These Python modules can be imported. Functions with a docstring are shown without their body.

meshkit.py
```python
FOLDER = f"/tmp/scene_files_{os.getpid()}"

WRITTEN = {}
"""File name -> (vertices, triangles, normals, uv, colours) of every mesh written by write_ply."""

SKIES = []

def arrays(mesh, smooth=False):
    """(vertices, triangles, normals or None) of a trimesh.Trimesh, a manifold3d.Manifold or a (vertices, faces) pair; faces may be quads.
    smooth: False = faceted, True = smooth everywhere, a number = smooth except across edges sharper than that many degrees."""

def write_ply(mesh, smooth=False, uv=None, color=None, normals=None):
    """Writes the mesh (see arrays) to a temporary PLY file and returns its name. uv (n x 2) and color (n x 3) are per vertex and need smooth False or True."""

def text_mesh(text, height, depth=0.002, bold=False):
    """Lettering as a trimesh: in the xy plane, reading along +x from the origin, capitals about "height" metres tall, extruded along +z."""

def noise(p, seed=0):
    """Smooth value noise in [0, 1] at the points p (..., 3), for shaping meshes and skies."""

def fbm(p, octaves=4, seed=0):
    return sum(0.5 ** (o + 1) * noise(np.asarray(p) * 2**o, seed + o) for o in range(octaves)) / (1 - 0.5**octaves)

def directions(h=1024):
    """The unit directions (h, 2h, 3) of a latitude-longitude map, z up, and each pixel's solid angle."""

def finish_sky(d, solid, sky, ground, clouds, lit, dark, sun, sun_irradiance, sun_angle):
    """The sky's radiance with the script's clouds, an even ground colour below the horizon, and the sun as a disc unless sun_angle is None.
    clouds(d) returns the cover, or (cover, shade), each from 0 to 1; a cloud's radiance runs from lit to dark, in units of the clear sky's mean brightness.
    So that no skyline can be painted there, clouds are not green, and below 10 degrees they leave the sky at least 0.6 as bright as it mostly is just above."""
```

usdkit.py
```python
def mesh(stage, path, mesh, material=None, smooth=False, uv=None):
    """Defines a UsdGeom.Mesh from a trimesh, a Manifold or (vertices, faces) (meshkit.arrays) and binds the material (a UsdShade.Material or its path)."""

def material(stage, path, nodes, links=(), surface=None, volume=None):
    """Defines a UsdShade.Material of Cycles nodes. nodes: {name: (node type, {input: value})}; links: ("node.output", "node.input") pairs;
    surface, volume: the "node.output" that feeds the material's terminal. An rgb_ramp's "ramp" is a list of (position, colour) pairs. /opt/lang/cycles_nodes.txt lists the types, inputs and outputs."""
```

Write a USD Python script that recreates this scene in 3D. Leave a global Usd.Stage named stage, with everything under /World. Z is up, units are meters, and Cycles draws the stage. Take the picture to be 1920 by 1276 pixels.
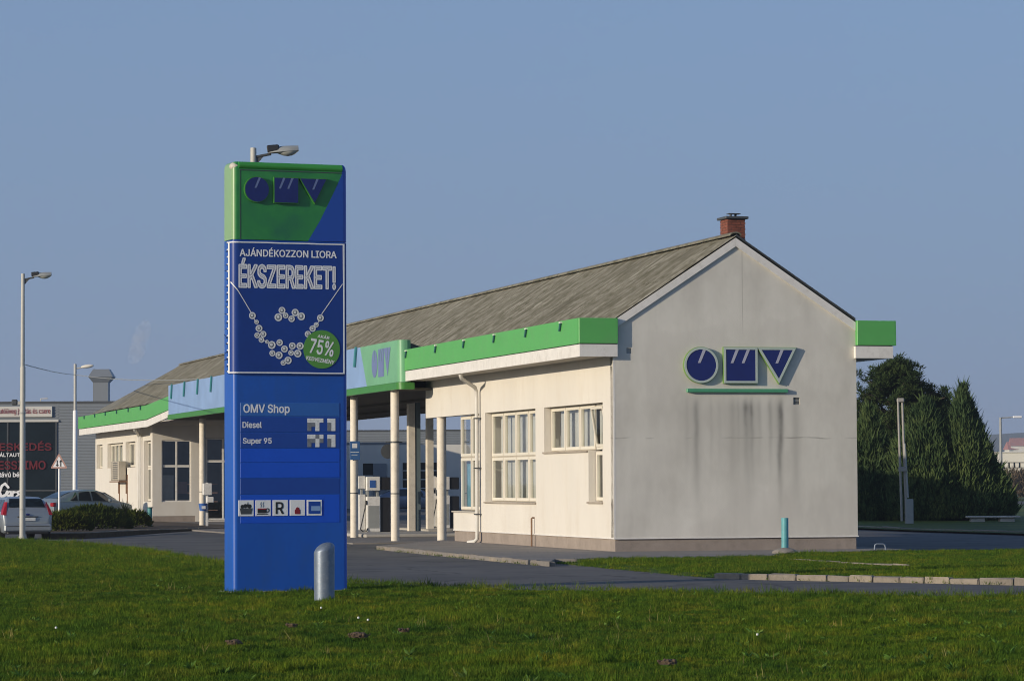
import math, random
import numpy as np, trimesh, shapely
import shapely.affinity as aff
from shapely.geometry import Polygon, Point, LineString, box as sbox
from shapely.ops import unary_union
import usdkit, meshkit
from pxr import Usd, UsdGeom, UsdLux, UsdShade, Gf, Sdf, Vt

stage = Usd.Stage.CreateInMemory()
UsdGeom.SetStageUpAxis(stage, 'Z')
UsdGeom.Xform.Define(stage, '/World')
UsdGeom.Scope.Define(stage, '/World/Looks')
stage.SetDefaultPrim(stage.GetPrimAtPath('/World'))
random.seed(5)
rng = np.random.default_rng(5)

# ------------------------------------------------------------------ camera
F, PIT, ROLL = 5800.0, 0.04606, 0.00514          # focal length in photo pixels, pitch, roll
EYE = np.array([0, 0, 1.6])
FW = np.array([0, math.cos(PIT), math.sin(PIT)])
_u0, _r0 = np.array([0, -math.sin(PIT), math.cos(PIT)]), np.array([1.0, 0, 0])
RT = math.cos(ROLL) * _r0 - math.sin(ROLL) * _u0
UP = math.cos(ROLL) * _u0 + math.sin(ROLL) * _r0
cam = UsdGeom.Camera.Define(stage, '/World/camera')
cam.CreateHorizontalApertureAttr(36.0)
cam.CreateFocalLengthAttr(36.0 * F / 1920)
cam.CreateClippingRangeAttr(Gf.Vec2f(0.5, 100000))
cam.CreateExposureAttr(0.2)
M = Gf.Matrix4d(*[float(x) for x in (*RT, 0, *UP, 0, *(-FW), 0, *EYE, 1)])
cam.AddTransformOp().Set(M)

# ------------------------------------------------------------------ sky and sun
AZ, EL = math.radians(35), math.radians(12)
SUN = np.array([-math.cos(AZ) * math.cos(EL), -math.sin(AZ) * math.cos(EL), math.sin(EL)])
sky = UsdLux.DomeLight.Define(stage, '/World/sky')
sky.GetPrim().SetCustomDataByKey('kind', 'structure')
skymat = usdkit.material(stage, '/World/Looks/sky_look', {
    'sky': ('sky_texture', {'sky_type': 'single_scattering', 'sun_disc': False, 'sun_elevation': EL,
                            'sun_rotation': math.atan2(SUN[0], SUN[1]), 'aerosol_density': 1.6, 'air_density': 1.0, 'ozone_density': 2.0}),
    'tc': ('texture_coordinate', {}), 'xyz': ('separate_xyz', {}),
    'el': ('map_range', {'range_type': 'smoothstep', 'from_min': -0.02, 'from_max': 0.55, 'to_min': 0.88, 'to_max': 0.0, 'clamp': True}),
    'tint': ('mix', {'mix_type': 'multiply', 'fac': 1.0, 'color2': (0.86, 1.0, 1.27)}),
    'air': ('mix_color', {'b': (1.66, 2.40, 3.92)}),                    # thin even mist towards the horizon, all round
    'bg': ('background_shader', {'strength': 0.105})},
    [('sky.color', 'tint.color1'), ('tint.color', 'air.a'), ('tc.generated', 'xyz.vector'), ('xyz.z', 'el.value'), ('el.result', 'air.fac'), ('air.result', 'bg.color')], surface='bg.background')
UsdShade.MaterialBindingAPI.Apply(sky.GetPrim()).Bind(skymat)
sun = UsdLux.DistantLight.Define(stage, '/World/sun')
sun.CreateIntensityAttr(0.85)
sun.CreateAngleAttr(0.5)
sun.CreateColorAttr(Gf.Vec3f(1.0, 0.87, 0.68))
sun.GetPrim().CreateAttribute('inputs:normalize', Sdf.ValueTypeNames.Bool).Set(True)
_z = SUN / np.linalg.norm(SUN)
_x = np.cross([0, 0, 1.0], _z); _x /= np.linalg.norm(_x)
_y = np.cross(_z, _x)
sun.AddTransformOp().Set(Gf.Matrix4d(*[float(x) for x in (*_x, 0, *_y, 0, *_z, 0, 0, 0, 50, 1)]))

# ------------------------------------------------------------------ layout helpers
def ray(x, y): return FW + RT * (x - 960) / F + UP * (638 - y) / F
def G(x, y, z=-0.1):
    d = ray(x, y); return EYE + d * (z - EYE[2]) / d[2]
def at(x, y, Y):
    d = ray(x, y); return EYE + d * (Y / d[1])
YAW = 0.26953
OO = np.array([2.37, 72.36, 0.0])
E1 = np.array([-math.sin(YAW), math.cos(YAW), 0]); E2 = np.array([math.cos(YAW), math.sin(YAW), 0])
def uvw(u, v, z=0.0): return OO + u * E1 + v * E2 + np.array([0, 0, z])

_used = {}
def uniq(parent, name):
    k = (parent, name); n = _used.get(k, 0); _used[k] = n + 1
    return f'{parent}/{name}' + (f'_{n:03d}' if n else '')
def meta(prim, label=None, cat=None, group=None, kind=None):
    for k, v in (('label', label), ('category', cat), ('group', group), ('kind', kind)):
        if v: prim.SetCustomDataByKey(k, v)
def thing(name, label, cat, loc=(0, 0, 0), rotz=0.0, group=None, scale=None):
    p = uniq('/World', name)
    x = UsdGeom.Xform.Define(stage, p)
    x.AddTranslateOp().Set(Gf.Vec3d(*map(float, loc)))
    if rotz: x.AddRotateZOp().Set(math.degrees(rotz))
    if scale: x.AddScaleOp().Set(Gf.Vec3f(*scale))
    meta(x.GetPrim(), label, cat, group)
    return p
def part(parent, name, mesh, mat, smooth=False, label=None, kind=None):
    p = uniq(parent, name)
    if isinstance(mesh, list): mesh = cat(mesh)
    m = usdkit.mesh(stage, p, mesh, mat, smooth=smooth)
    meta(m.GetPrim(), label, None, None, kind)
    return p
def top(name, mesh, mat, label, category, smooth=False, group=None):
    p = part('/World', name, mesh, mat, smooth)
    meta(stage.GetPrimAtPath(p), label, category, group)
    return p
def struct(name, mesh, mat, kind='structure', smooth=False, label=None, category=None):
    p = part('/World', name, mesh, mat, smooth)
    meta(stage.GetPrimAtPath(p), label, category, None, kind); return p
def dup(src, loc, rotz=0.0, label=None, group=None, name=None, scale=None):
    prim = stage.GetPrimAtPath(src); was = prim.GetCustomData()
    base = name or src.rsplit('/', 1)[1]
    p = uniq('/World', base)
    x = UsdGeom.Xform.Define(stage, p)
    x.GetPrim().GetReferences().AddInternalReference(src)
    x.ClearXformOpOrder()
    x.GetPrim().GetAttribute('xformOp:translate').Set(Gf.Vec3d(*map(float, loc)))
    ops = [UsdGeom.XformOp(x.GetPrim().GetAttribute('xformOp:translate'))]
    ro = UsdGeom.XformOp(x.GetPrim().CreateAttribute('xformOp:rotateZ', Sdf.ValueTypeNames.Float)); ro.Set(math.degrees(rotz)); ops.append(ro)
    if scale:
        so = UsdGeom.XformOp(x.GetPrim().CreateAttribute('xformOp:scale', Sdf.ValueTypeNames.Float3)); so.Set(Gf.Vec3f(*scale)); ops.append(so)
    x.SetXformOpOrder(ops)
    meta(x.GetPrim(), label, was.get('category'), group or was.get('group'))
    x.GetPrim().SetInstanceable(True)
    return p

# ------------------------------------------------------------------ mesh helpers
def cat(ms): return trimesh.util.concatenate([m for m in ms])
def bx(x0, x1, y0, y1, z0, z1):
    m = trimesh.creation.box((abs(x1 - x0), abs(y1 - y0), abs(z1 - z0)))
    m.apply_translation(((x0 + x1) / 2, (y0 + y1) / 2, (z0 + z1) / 2)); return m
def cbox(x0, x1, y0, y1, z0, z1, c=0.02):
    """box with all edges chamfered"""
    x0, x1 = sorted((x0, x1)); y0, y1 = sorted((y0, y1)); z0, z1 = sorted((z0, z1))
    pts = []
    for a, ix in ((x0, 1), (x1, -1)):
        for b, iy in ((y0, 1), (y1, -1)):
            for d, iz in ((z0, 1), (z1, -1)):
                pts += [(a + ix * c, b + iy * c, d), (a + ix * c, b, d + iz * c), (a, b + iy * c, d + iz * c)]
    return trimesh.convex.convex_hull(np.array(pts))
def cyl(p0, p1, r, n=16, r1=None):
    return tube([p0, p1], [r, r if r1 is None else r1], n)
def tube(pts, r, n=8, caps=True):
    p = np.asarray(pts, float); r = np.broadcast_to(np.asarray(r, float), (len(p),))
    t = np.gradient(p, axis=0); t /= np.linalg.norm(t, axis=1, keepdims=True) + 1e-12
    ref = np.array([0, 0, 1.0]) if abs(t[:, 2]).max() < 0.95 else np.array([1.0, 0.01, 0])
    if abs(t @ ref).max() > 0.98: ref = np.array([0.3, 1.0, 0.2])
    a = np.cross(t, ref); a /= np.linalg.norm(a, axis=1, keepdims=True) + 1e-12
    b = np.cross(t, a)
    ang = np.arange(n) * 2 * np.pi / n
    v = p[:, None] + r[:, None, None] * (np.cos(ang)[None, :, None] * a[:, None] + np.sin(ang)[None, :, None] * b[:, None])
    v = v.reshape(-1, 3); f = []
    for i in range(len(p) - 1):
        for j in range(n):
            q = (i * n + j, i * n + (j + 1) % n, (i + 1) * n + (j + 1) % n, (i + 1) * n + j)
            f += [(q[0], q[1], q[2]), (q[0], q[2], q[3])]
    if caps:
        v = np.vstack([v, p[0], p[-1]]); c0, c1 = len(v) - 2, len(v) - 1; e = (len(p) - 1) * n
        for j in range(n):
            f += [(c0, (j + 1) % n, j), (c1, e + j, e + (j + 1) % n)]
    m = trimesh.Trimesh(v, np.array(f), process=False)
    if m.volume < 0: m.invert()
    return m
def prism(shape, depth, mat4=None):
    gs = [g for g in getattr(shape, 'geoms', [shape]) if g.area > 1e-9 and g.geom_type == 'Polygon']
    m = cat([trimesh.creation.extrude_polygon(g, depth, engine='earcut') for g in gs])
    if mat4 is not None: m.apply_transform(mat4)
    return m
def frame(ex, ey, ez, o=(0, 0, 0)):
    m = np.eye(4); m[:3, 0], m[:3, 1], m[:3, 2], m[:3, 3] = ex, ey, ez, o; return m
def XZ(y=0.0):            # shape (x,z) -> faces -y, back at y, front at y-depth
    return frame((1, 0, 0), (0, 0, 1), (0, -1, 0), (0, y, 0))
def FAC(u0=0.0, v=0.0):   # shape read left to right on the long facade (local x=v, y=u)
    return frame((0, -1, 0), (0, 0, 1), (-1, 0, 0), (v, u0, 0))
def UZ(v1):               # shape in (u,z), extruded from v1 towards -v
    return FAC(0, v1) @ np.diag([-1, 1, 1, 1])
def uzprism(shape, v0, v1):
    m = prism(shape, v1 - v0, frame((0, 1, 0), (0, 0, 1), (1, 0, 0), (v0, 0, 0)))
    return m
def vzprism(shape, u0, u1):
    return prism(shape, u1 - u0, XZ(u1))
def rbox(x0, y0, x1, y1, r): return sbox(x0 + r, y0 + r, x1 - r, y1 - r).buffer(r, 5)
_txt = {}
def text2d(s, bold=False):
    if (s, bold) not in _txt:
        m = meshkit.text_mesh(s, 1.0, 0.1, bold)
        up = m.face_normals[:, 2] > 0.9
        _txt[(s, bold)] = unary_union([Polygon(t[:, :2]).buffer(1e-5) for t in m.triangles[up]]).buffer(-1e-5)
    return _txt[(s, bold)]
def fit(shape, x0, y0, x1, y1):
    a, b, c, d = shape.bounds
    return aff.translate(aff.scale(shape, (x1 - x0) / (c - a), (y1 - y0) / (d - b), origin=(a, b)), x0 - a, y0 - b)
def sheet(pts, z, step=None):
    """flat polygon at height z"""
    m = prism(Polygon(pts), 0.02); m.apply_translation((0, 0, z - 0.02)); return m
def smoothstep(a, b, x):
    t = np.clip((np.asarray(x, float) - a) / (b - a), 0, 1); return t * t * (3 - 2 * t)

# ------------------------------------------------------------------ materials
def mat(name, color, rough=0.6, var=0.12, scale=3.0, bump=0.0, bscale=40.0, metallic=0.0, dirt=None, coords='object', stretch=(1, 1, 1), spec=None, coat=0.0):
    """plain paint/plaster/metal with uneven tone (two noise octaves) and fine relief"""
    c = np.array(color, float)
    n = {'tc': ('texture_coordinate', {}), 'mp': ('mapping', {'scale': stretch}),
         'n1': ('noise_texture', {'scale': scale, 'detail': 6.0, 'roughness': 0.6}),
         'rp': ('rgb_ramp', {'ramp': [(0.25, tuple(c * (1 - var))), (0.5, tuple(c)), (0.75, tuple(np.minimum(c * (1 + var), 0.95)))]}),
         'n2': ('noise_texture', {'scale': bscale, 'detail': 4.0}),
         'p': ('principled_bsdf', {'roughness': rough, 'metallic': metallic, 'coat_weight': coat, 'coat_roughness': 0.1})}
    if spec is not None: n['p'][1]['specular_ior_level'] = spec
    l = [(f'tc.{coords}', 'mp.vector'), ('mp.vector', 'n1.vector'), ('n1.fac', 'rp.fac'), ('mp.vector', 'n2.vector')]
    if dirt is not None:
        n['n3'] = ('noise_texture', {'scale': scale * 2.7, 'detail': 8.0, 'roughness': 0.7})
        n['r3'] = ('rgb_ramp', {'ramp': [(0.5, (0, 0, 0)), (0.72, (1, 1, 1))]})
        n['mx'] = ('mix_color', {'b': dirt})
        n['mm'] = ('math', {'math_type': 'multiply', 'value2': 0.55})
        l += [('mp.vector', 'n3.vector'), ('n3.fac', 'r3.fac'), ('r3.color', 'mm.value1'), ('mm.value', 'mx.fac'), ('rp.color', 'mx.a'), ('mx.result', 'p.base_color')]
    else:
        l += [('rp.color', 'p.base_color')]
    if bump:
        n['b'] = ('bump', {'strength': min(1.0, bump), 'distance': 0.01})
        l += [('n2.fac', 'b.height'), ('b.normal', 'p.normal')]
    return usdkit.material(stage, f'/World/Looks/{name}', n, l, surface='p.BSDF')

PLASTER = mat('facade_plaster', (0.68, 0.64, 0.57), 0.85, 0.06, 0.6, 0.4, 60, stretch=(1, 1, 0.35), dirt=(0.60, 0.54, 0.45))
PLINTH = mat('plinth_render', (0.30, 0.25, 0.21), 0.9, 0.15, 1.5, 0.5, 50, dirt=(0.20, 0.17, 0.14))
WHITE = mat('white_trim', (0.74, 0.71, 0.66), 0.55, 0.08, 2.0, 0.1, 40, dirt=(0.52, 0.49, 0.43))
FRAMEM = mat('window_frame_paint', (0.72, 0.67, 0.56), 0.45, 0.05, 3.0)
FRAMEB = mat('shade_frame_paint', (0.44, 0.39, 0.31), 0.6, 0.15, 6.0)  # shade put into the colour: darker cream behind the casement rims
GREEN = mat('green_fascia_paint', (0.10, 0.39, 0.095), 0.45, 0.05, 1.2, dirt=(0.14, 0.34, 0.12))
GREEN2 = mat('green_lip_paint', (0.05, 0.22, 0.035), 0.4, 0.08, 2)
BLUEPANEL = mat('blue_canopy_panel', (0.24, 0.38, 0.62), 0.35, 0.04, 1.0)
FADEDGREEN = mat('faded_green_panel', (0.22, 0.46, 0.28), 0.35, 0.05, 1.0)
PURPLE = mat('faded_logo_blue', (0.15, 0.19, 0.36), 0.4, 0.06, 2.0)
TEAL = mat('teal_paint', (0.045, 0.24, 0.25), 0.5, 0.15, 5.0, dirt=(0.10, 0.18, 0.16))
DKTEAL = mat('dark_teal_paint', (0.015, 0.09, 0.09), 0.5, 0.1, 5.0)
NAVY = mat('navy_sign_face', (0.012, 0.02, 0.13), 0.35, 0.10, 3.0)
RIM = mat('sign_rim', (0.45, 0.52, 0.47), 0.4, 0.06, 4.0)
SIGNGREEN = mat('sign_side_green', (0.16, 0.30, 0.07), 0.4, 0.1, 4.0)
SLASH = mat('sign_slash', (0.42, 0.42, 0.50), 0.4, 0.06, 4.0)
BARGREEN = mat('bar_green', (0.07, 0.30, 0.16), 0.45, 0.08, 4.0)
DARKSOFFIT = mat('dark_soffit', (0.085, 0.078, 0.062), 0.9, 0.2, 1.2, 0.3, 40)  # colour darkened for the deep shade under the canopy, against bounced light
CONC = mat('concrete_soffit', (0.42, 0.39, 0.34), 0.9, 0.1, 1.2, 0.3, 40)
COLUMN = mat('column_paint', (0.74, 0.67, 0.56), 0.6, 0.06, 2.0, 0.1, 30, dirt=(0.45, 0.40, 0.33))
COLDARK = mat('column_grey', (0.13, 0.17, 0.18), 0.6, 0.06, 2.0)
PIPE = mat('downpipe_paint', (0.62, 0.60, 0.55), 0.45, 0.08, 4.0)
RUST = mat('rusty_iron', (0.20, 0.11, 0.06), 0.8, 0.3, 12.0, 0.3)
STEEL = mat('galvanised_steel', (0.17, 0.21, 0.27), 0.45, 0.16, 9.0, 0.08, 60, metallic=0.4, dirt=(0.33, 0.34, 0.34))  # blue tint in the base colour stands in for a blue reflection
LAMPPAINT = mat('lamp_post_paint', (0.46, 0.45, 0.41), 0.5, 0.06, 3.0)
BLACK = mat('black_plastic', (0.02, 0.02, 0.022), 0.45, 0.1, 5.0)
DARKGREY = mat('dark_grey_metal', (0.06, 0.065, 0.07), 0.5, 0.1, 5.0)
GREYPLASTIC = mat('grey_plastic', (0.30, 0.31, 0.30), 0.5, 0.08, 5.0)
WHITEPAINT = mat('white_print', (0.80, 0.80, 0.80), 0.5, 0.03, 5.0)
PUMPWHITE = mat('pump_white', (0.75, 0.73, 0.69), 0.4, 0.08, 5.0, dirt=(0.45, 0.43, 0.38))
REDPRINT = mat('red_print', (0.24, 0.014, 0.022), 0.5, 0.05, 5.0)
BRICK = mat('chimney_brick', (0.20, 0.062, 0.038), 0.9, 0.30, 9.0, 0.5, 60)
MORTAR = mat('chimney_mortar', (0.20, 0.15, 0.12), 0.9, 0.1, 9.0)
CURTAIN = mat('net_curtain', (0.66, 0.64, 0.60), 0.9, 0.1, 3.0)
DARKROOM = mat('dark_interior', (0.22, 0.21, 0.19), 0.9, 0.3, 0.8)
BLUEPOSTER = mat('pale_blue_poster', (0.20, 0.42, 0.55), 0.5, 0.35, 4.0)
PYBLUE = mat('pylon_blue', (0.010, 0.090, 0.43), 0.34, 0.12, 0.9, 0.03, 20, stretch=(1, 1, 0.35), coat=0.1, dirt=(0.022, 0.085, 0.30))
PYBLUE2 = mat('pylon_panel_light_blue', (0.028, 0.125, 0.42), 0.35, 0.06, 2.0)
PYBLUE3 = mat('pylon_panel_deep_blue', (0.012, 0.060, 0.32), 0.35, 0.06, 2.0)
PYBLUE4 = mat('pylon_panel_bright_blue', (0.008, 0.085, 0.58), 0.30, 0.06, 2.0)
POSTER = mat('poster_blue', (0.008, 0.042, 0.24), 0.42, 0.10, 1.3, 0.10, 6)
SILVERPRINT = mat('silver_print', (0.76, 0.76, 0.74), 0.4, 0.2, 30.0)
SILVERDK = mat('silver_print_shade', (0.20, 0.21, 0.23), 0.4, 0.25, 30.0)
PRINTGREEN = mat('print_green', (0.10, 0.30, 0.05), 0.45, 0.06, 3.0)
PRINTBLACK = mat('print_black', (0.02, 0.02, 0.02), 0.5, 0.2, 9.0)
WARNRED = mat('sign_faded_red', (0.46, 0.27, 0.22), 0.5, 0.1, 6.0)
METALSHEET = mat('grey_cladding', (0.19, 0.21, 0.23), 0.45, 0.06, 0.4)
METALSHEET2 = mat('pale_cladding', (0.56, 0.54, 0.49), 0.5, 0.06, 0.4)
SHOWGLASS = mat('dark_shop_glass', (0.010, 0.016, 0.020), 0.10, 0.3, 0.5, spec=0.22)
WARMWHITE = mat('far_building_white', (0.74, 0.70, 0.60), 0.7, 0.05, 0.2)
KERB = [mat(f'kerb_stone_{i}', c, 0.9, 0.22, 6.0, 0.6, 40, dirt=(0.12, 0.11, 0.07)) for i, c in enumerate([(0.24, 0.205, 0.165), (0.20, 0.175, 0.145), (0.27, 0.23, 0.18)])]
PAVE = mat('pavement_concrete', (0.21, 0.19, 0.17), 0.9, 0.18, 0.8, 0.4, 40, dirt=(0.13, 0.12, 0.10))
SOIL = mat('bare_soil', (0.085, 0.058, 0.034), 1.0, 0.4, 8.0, 0.8, 30)
PETAL = mat('white_flower', (0.75, 0.75, 0.68), 0.7, 0.05, 5.0)
BARK = mat('bark', (0.10, 0.075, 0.055), 0.95, 0.3, 6.0, 0.6, 30)
TERRA = mat('red_roof_tiles', (0.34, 0.13, 0.09), 0.9, 0.2, 0.4)
TYRE = mat('tyre_rubber', (0.015, 0.015, 0.016), 0.8, 0.1, 9.0)
TAIL = mat('tail_light_red', (0.30, 0.01, 0.015), 0.15, 0.1, 9.0)
PLATE = mat('number_plate_white', (0.62, 0.62, 0.60), 0.5, 0.05, 9.0)
CARGLASS = mat('car_glass', (0.012, 0.02, 0.022), 0.04, 0.2, 2.0, spec=0.8)
SILVERCAR = mat('silver_car_paint', (0.26, 0.29, 0.32), 0.30, 0.02, 2.0, metallic=0.35, coat=0.5)
GREYCAR = mat('grey_car_paint', (0.24, 0.28, 0.29), 0.28, 0.02, 2.0, metallic=0.35, coat=0.5)
BLUECAR = mat('blue_grey_car_paint', (0.16, 0.20, 0.27), 0.28, 0.02, 2.0, metallic=0.3, coat=0.5)
PLASTICBLUE = mat('blue_plastic', (0.04, 0.12, 0.38), 0.4, 0.05, 5.0)
SIGNBLUE = mat('small_sign_blue', (0.05, 0.14, 0.34), 0.45, 0.05, 5.0)

GLASS = usdkit.material(stage, '/World/Looks/window_glass', {
    'fr': ('fresnel', {'IOR': 1.7}), 't': ('transparent_bsdf', {'color': (0.80, 0.83, 0.83)}),
    'g': ('glossy_bsdf', {'color': (0.9, 0.93, 0.95), 'roughness': 0.02}), 'm': ('mix_closure', {})},
    [('fr.fac', 'm.fac'), ('t.BSDF', 'm.closure1'), ('g.BSDF', 'm.closure2')], surface='m.closure')

# grey gable plaster: vertical dirt, drips that start under the green bar, rising damp
def streaks(rows):
    x = np.linspace(0, 1, 120); v = 1.65 + 3.2 * x; a = sum(h * np.exp(-((v - c - 0.05) / w) ** 2) for c, w, h in rows)
    return [(float(p), (float(q),) * 3) for p, q in zip(x, np.clip(a, 0, 1))]
def gable_material():
    n = {'tc': ('texture_coordinate', {}), 'xyz': ('separate_xyz', {}),
         'mp': ('mapping', {'scale': (1, 1, 0.55)}), 'n1': ('noise_texture', {'scale': 0.9, 'detail': 8.0, 'roughness': 0.62}),
         'r1': ('rgb_ramp', {'ramp': [(0.28, (0.52, 0.49, 0.43)), (0.5, (0.63, 0.60, 0.53)), (0.72, (0.72, 0.69, 0.615))]}),
         'mps': ('mapping', {'scale': (2.0, 1, 0.20)}), 'ns': ('noise_texture', {'scale': 2.0, 'detail': 5.0, 'roughness': 0.6}),
         'rs': ('rgb_ramp', {'ramp': [(0.52, (0, 0, 0)), (0.66, (1, 1, 1))]}),
         # rain streaks below the bar and the vent, read off the wall: (v, half width, strength)
         'wob': ('noise_texture', {'scale': 1.6, 'detail': 3.0}), 'wx': ('math', {'math_type': 'multiply_add', 'value2': 0.10}), 'fx': ('map_range', {'from_min': 1.65, 'from_max': 4.85, 'to_min': 0.0, 'to_max': 1.0, 'clamp': True}),
         'ra': ('rgb_ramp', {'ramp': streaks([(1.80, .05, .45), (2.03, .06, .7), (2.40, .04, .4), (2.62, .05, .25), (2.93, .07, .5), (3.08, .03, .3), (3.27, .05, .55), (3.43, .03, .7), (3.62, .05, .3), (3.88, .05, .55), (4.17, .05, .75), (3.1, .9, .30), (1.9, .16, .2), (3.35, .2, .25), (4.05, .18, .3)])}),
         'rb': ('rgb_ramp', {'ramp': streaks([(2.03, .10, .38), (3.0, .14, .18), (3.35, .16, .28), (4.12, .06, .75), (4.52, .10, .48)])}),
         'za': ('map_range', {'range_type': 'smoothstep', 'from_min': 1.3, 'from_max': 3.4, 'to_min': 0.0, 'to_max': 0.85, 'clamp': True}), 'zt': ('map_range', {'range_type': 'smoothstep', 'from_min': 3.72, 'from_max': 3.3, 'to_min': 0.0, 'to_max': 1.0, 'clamp': True}),
         'zb': ('map_range', {'range_type': 'smoothstep', 'from_min': 0.3, 'from_max': 2.4, 'to_min': 0.0, 'to_max': 1.0, 'clamp': True}),
         'am': ('math', {'math_type': 'multiply'}), 'bm': ('math', {'math_type': 'multiply'}), 'sum': ('math', {'math_type': 'add'}), 'st': ('math', {'math_type': 'multiply'}),
         'brk': ('map_range', {'from_min': 0.35, 'from_max': 0.62, 'to_min': 0.35, 'to_max': 1.0, 'clamp': True}),
         # a horizontal crack across the wall, broken here and there
         'hz': ('math', {'math_type': 'multiply_add', 'value2': 0.10, 'value3': 0.0}), 'hs': ('math', {'math_type': 'subtract', 'value2': 2.69}), 'ha': ('math', {'math_type': 'absolute'}), 'hl': ('math', {'math_type': 'less_than', 'value2': 0.016}),
         'hadd': ('math', {'math_type': 'add'}), 'hn': ('noise_texture', {'scale': 1.3, 'detail': 2.0}), 'hg': ('map_range', {'from_min': 0.5, 'from_max': 0.66, 'to_min': 0.0, 'to_max': 0.55, 'clamp': True}), 'hm': ('math', {'math_type': 'multiply'}), 'mx5': ('mix_color', {'b': (0.24, 0.225, 0.195)}),
         'e': ('math', {'math_type': 'multiply', 'use_clamp': True}),
         'mx': ('mix_color', {'b': (0.235, 0.225, 0.20)}),
         'rg': ('rgb_ramp', {'ramp': [(0.5, (0, 0, 0)), (0.85, (0.22, 0.22, 0.22))]}), 'mx2': ('mix_color', {'b': (0.40, 0.38, 0.34)}),
         'sx': ('math', {'math_type': 'subtract', 'value2': 3.21}), 'sa': ('math', {'math_type': 'absolute'}), 'sl': ('math', {'math_type': 'less_than', 'value2': 0.012}),
         'szz': ('map_range', {'range_type': 'smoothstep', 'from_min': 4.9, 'from_max': 5.8, 'to_min': 0.0, 'to_max': 0.42, 'clamp': True}), 'sm': ('math', {'math_type': 'multiply'}), 'mx3': ('mix_color', {'b': (0.30, 0.275, 0.235)}),
         'np': ('noise_texture', {'scale': 0.55, 'detail': 2.0, 'roughness': 0.4}), 'rpp': ('rgb_ramp', {'ramp': [(0.56, (0, 0, 0)), (0.585, (0.35, 0.35, 0.35))]}), 'mx4': ('mix_color', {'b': (0.60, 0.565, 0.505)}),
         'nf': ('noise_texture', {'scale': 70.0, 'detail': 5.0}), 'bp': ('bump', {'strength': 0.28, 'distance': 0.010}),
         'ng': ('noise_texture', {'scale': 0.35, 'detail': 3.0}), 'bp2': ('bump', {'strength': 0.25, 'distance': 0.06}),
         'p': ('principled_bsdf', {'roughness': 0.88})}
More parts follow.
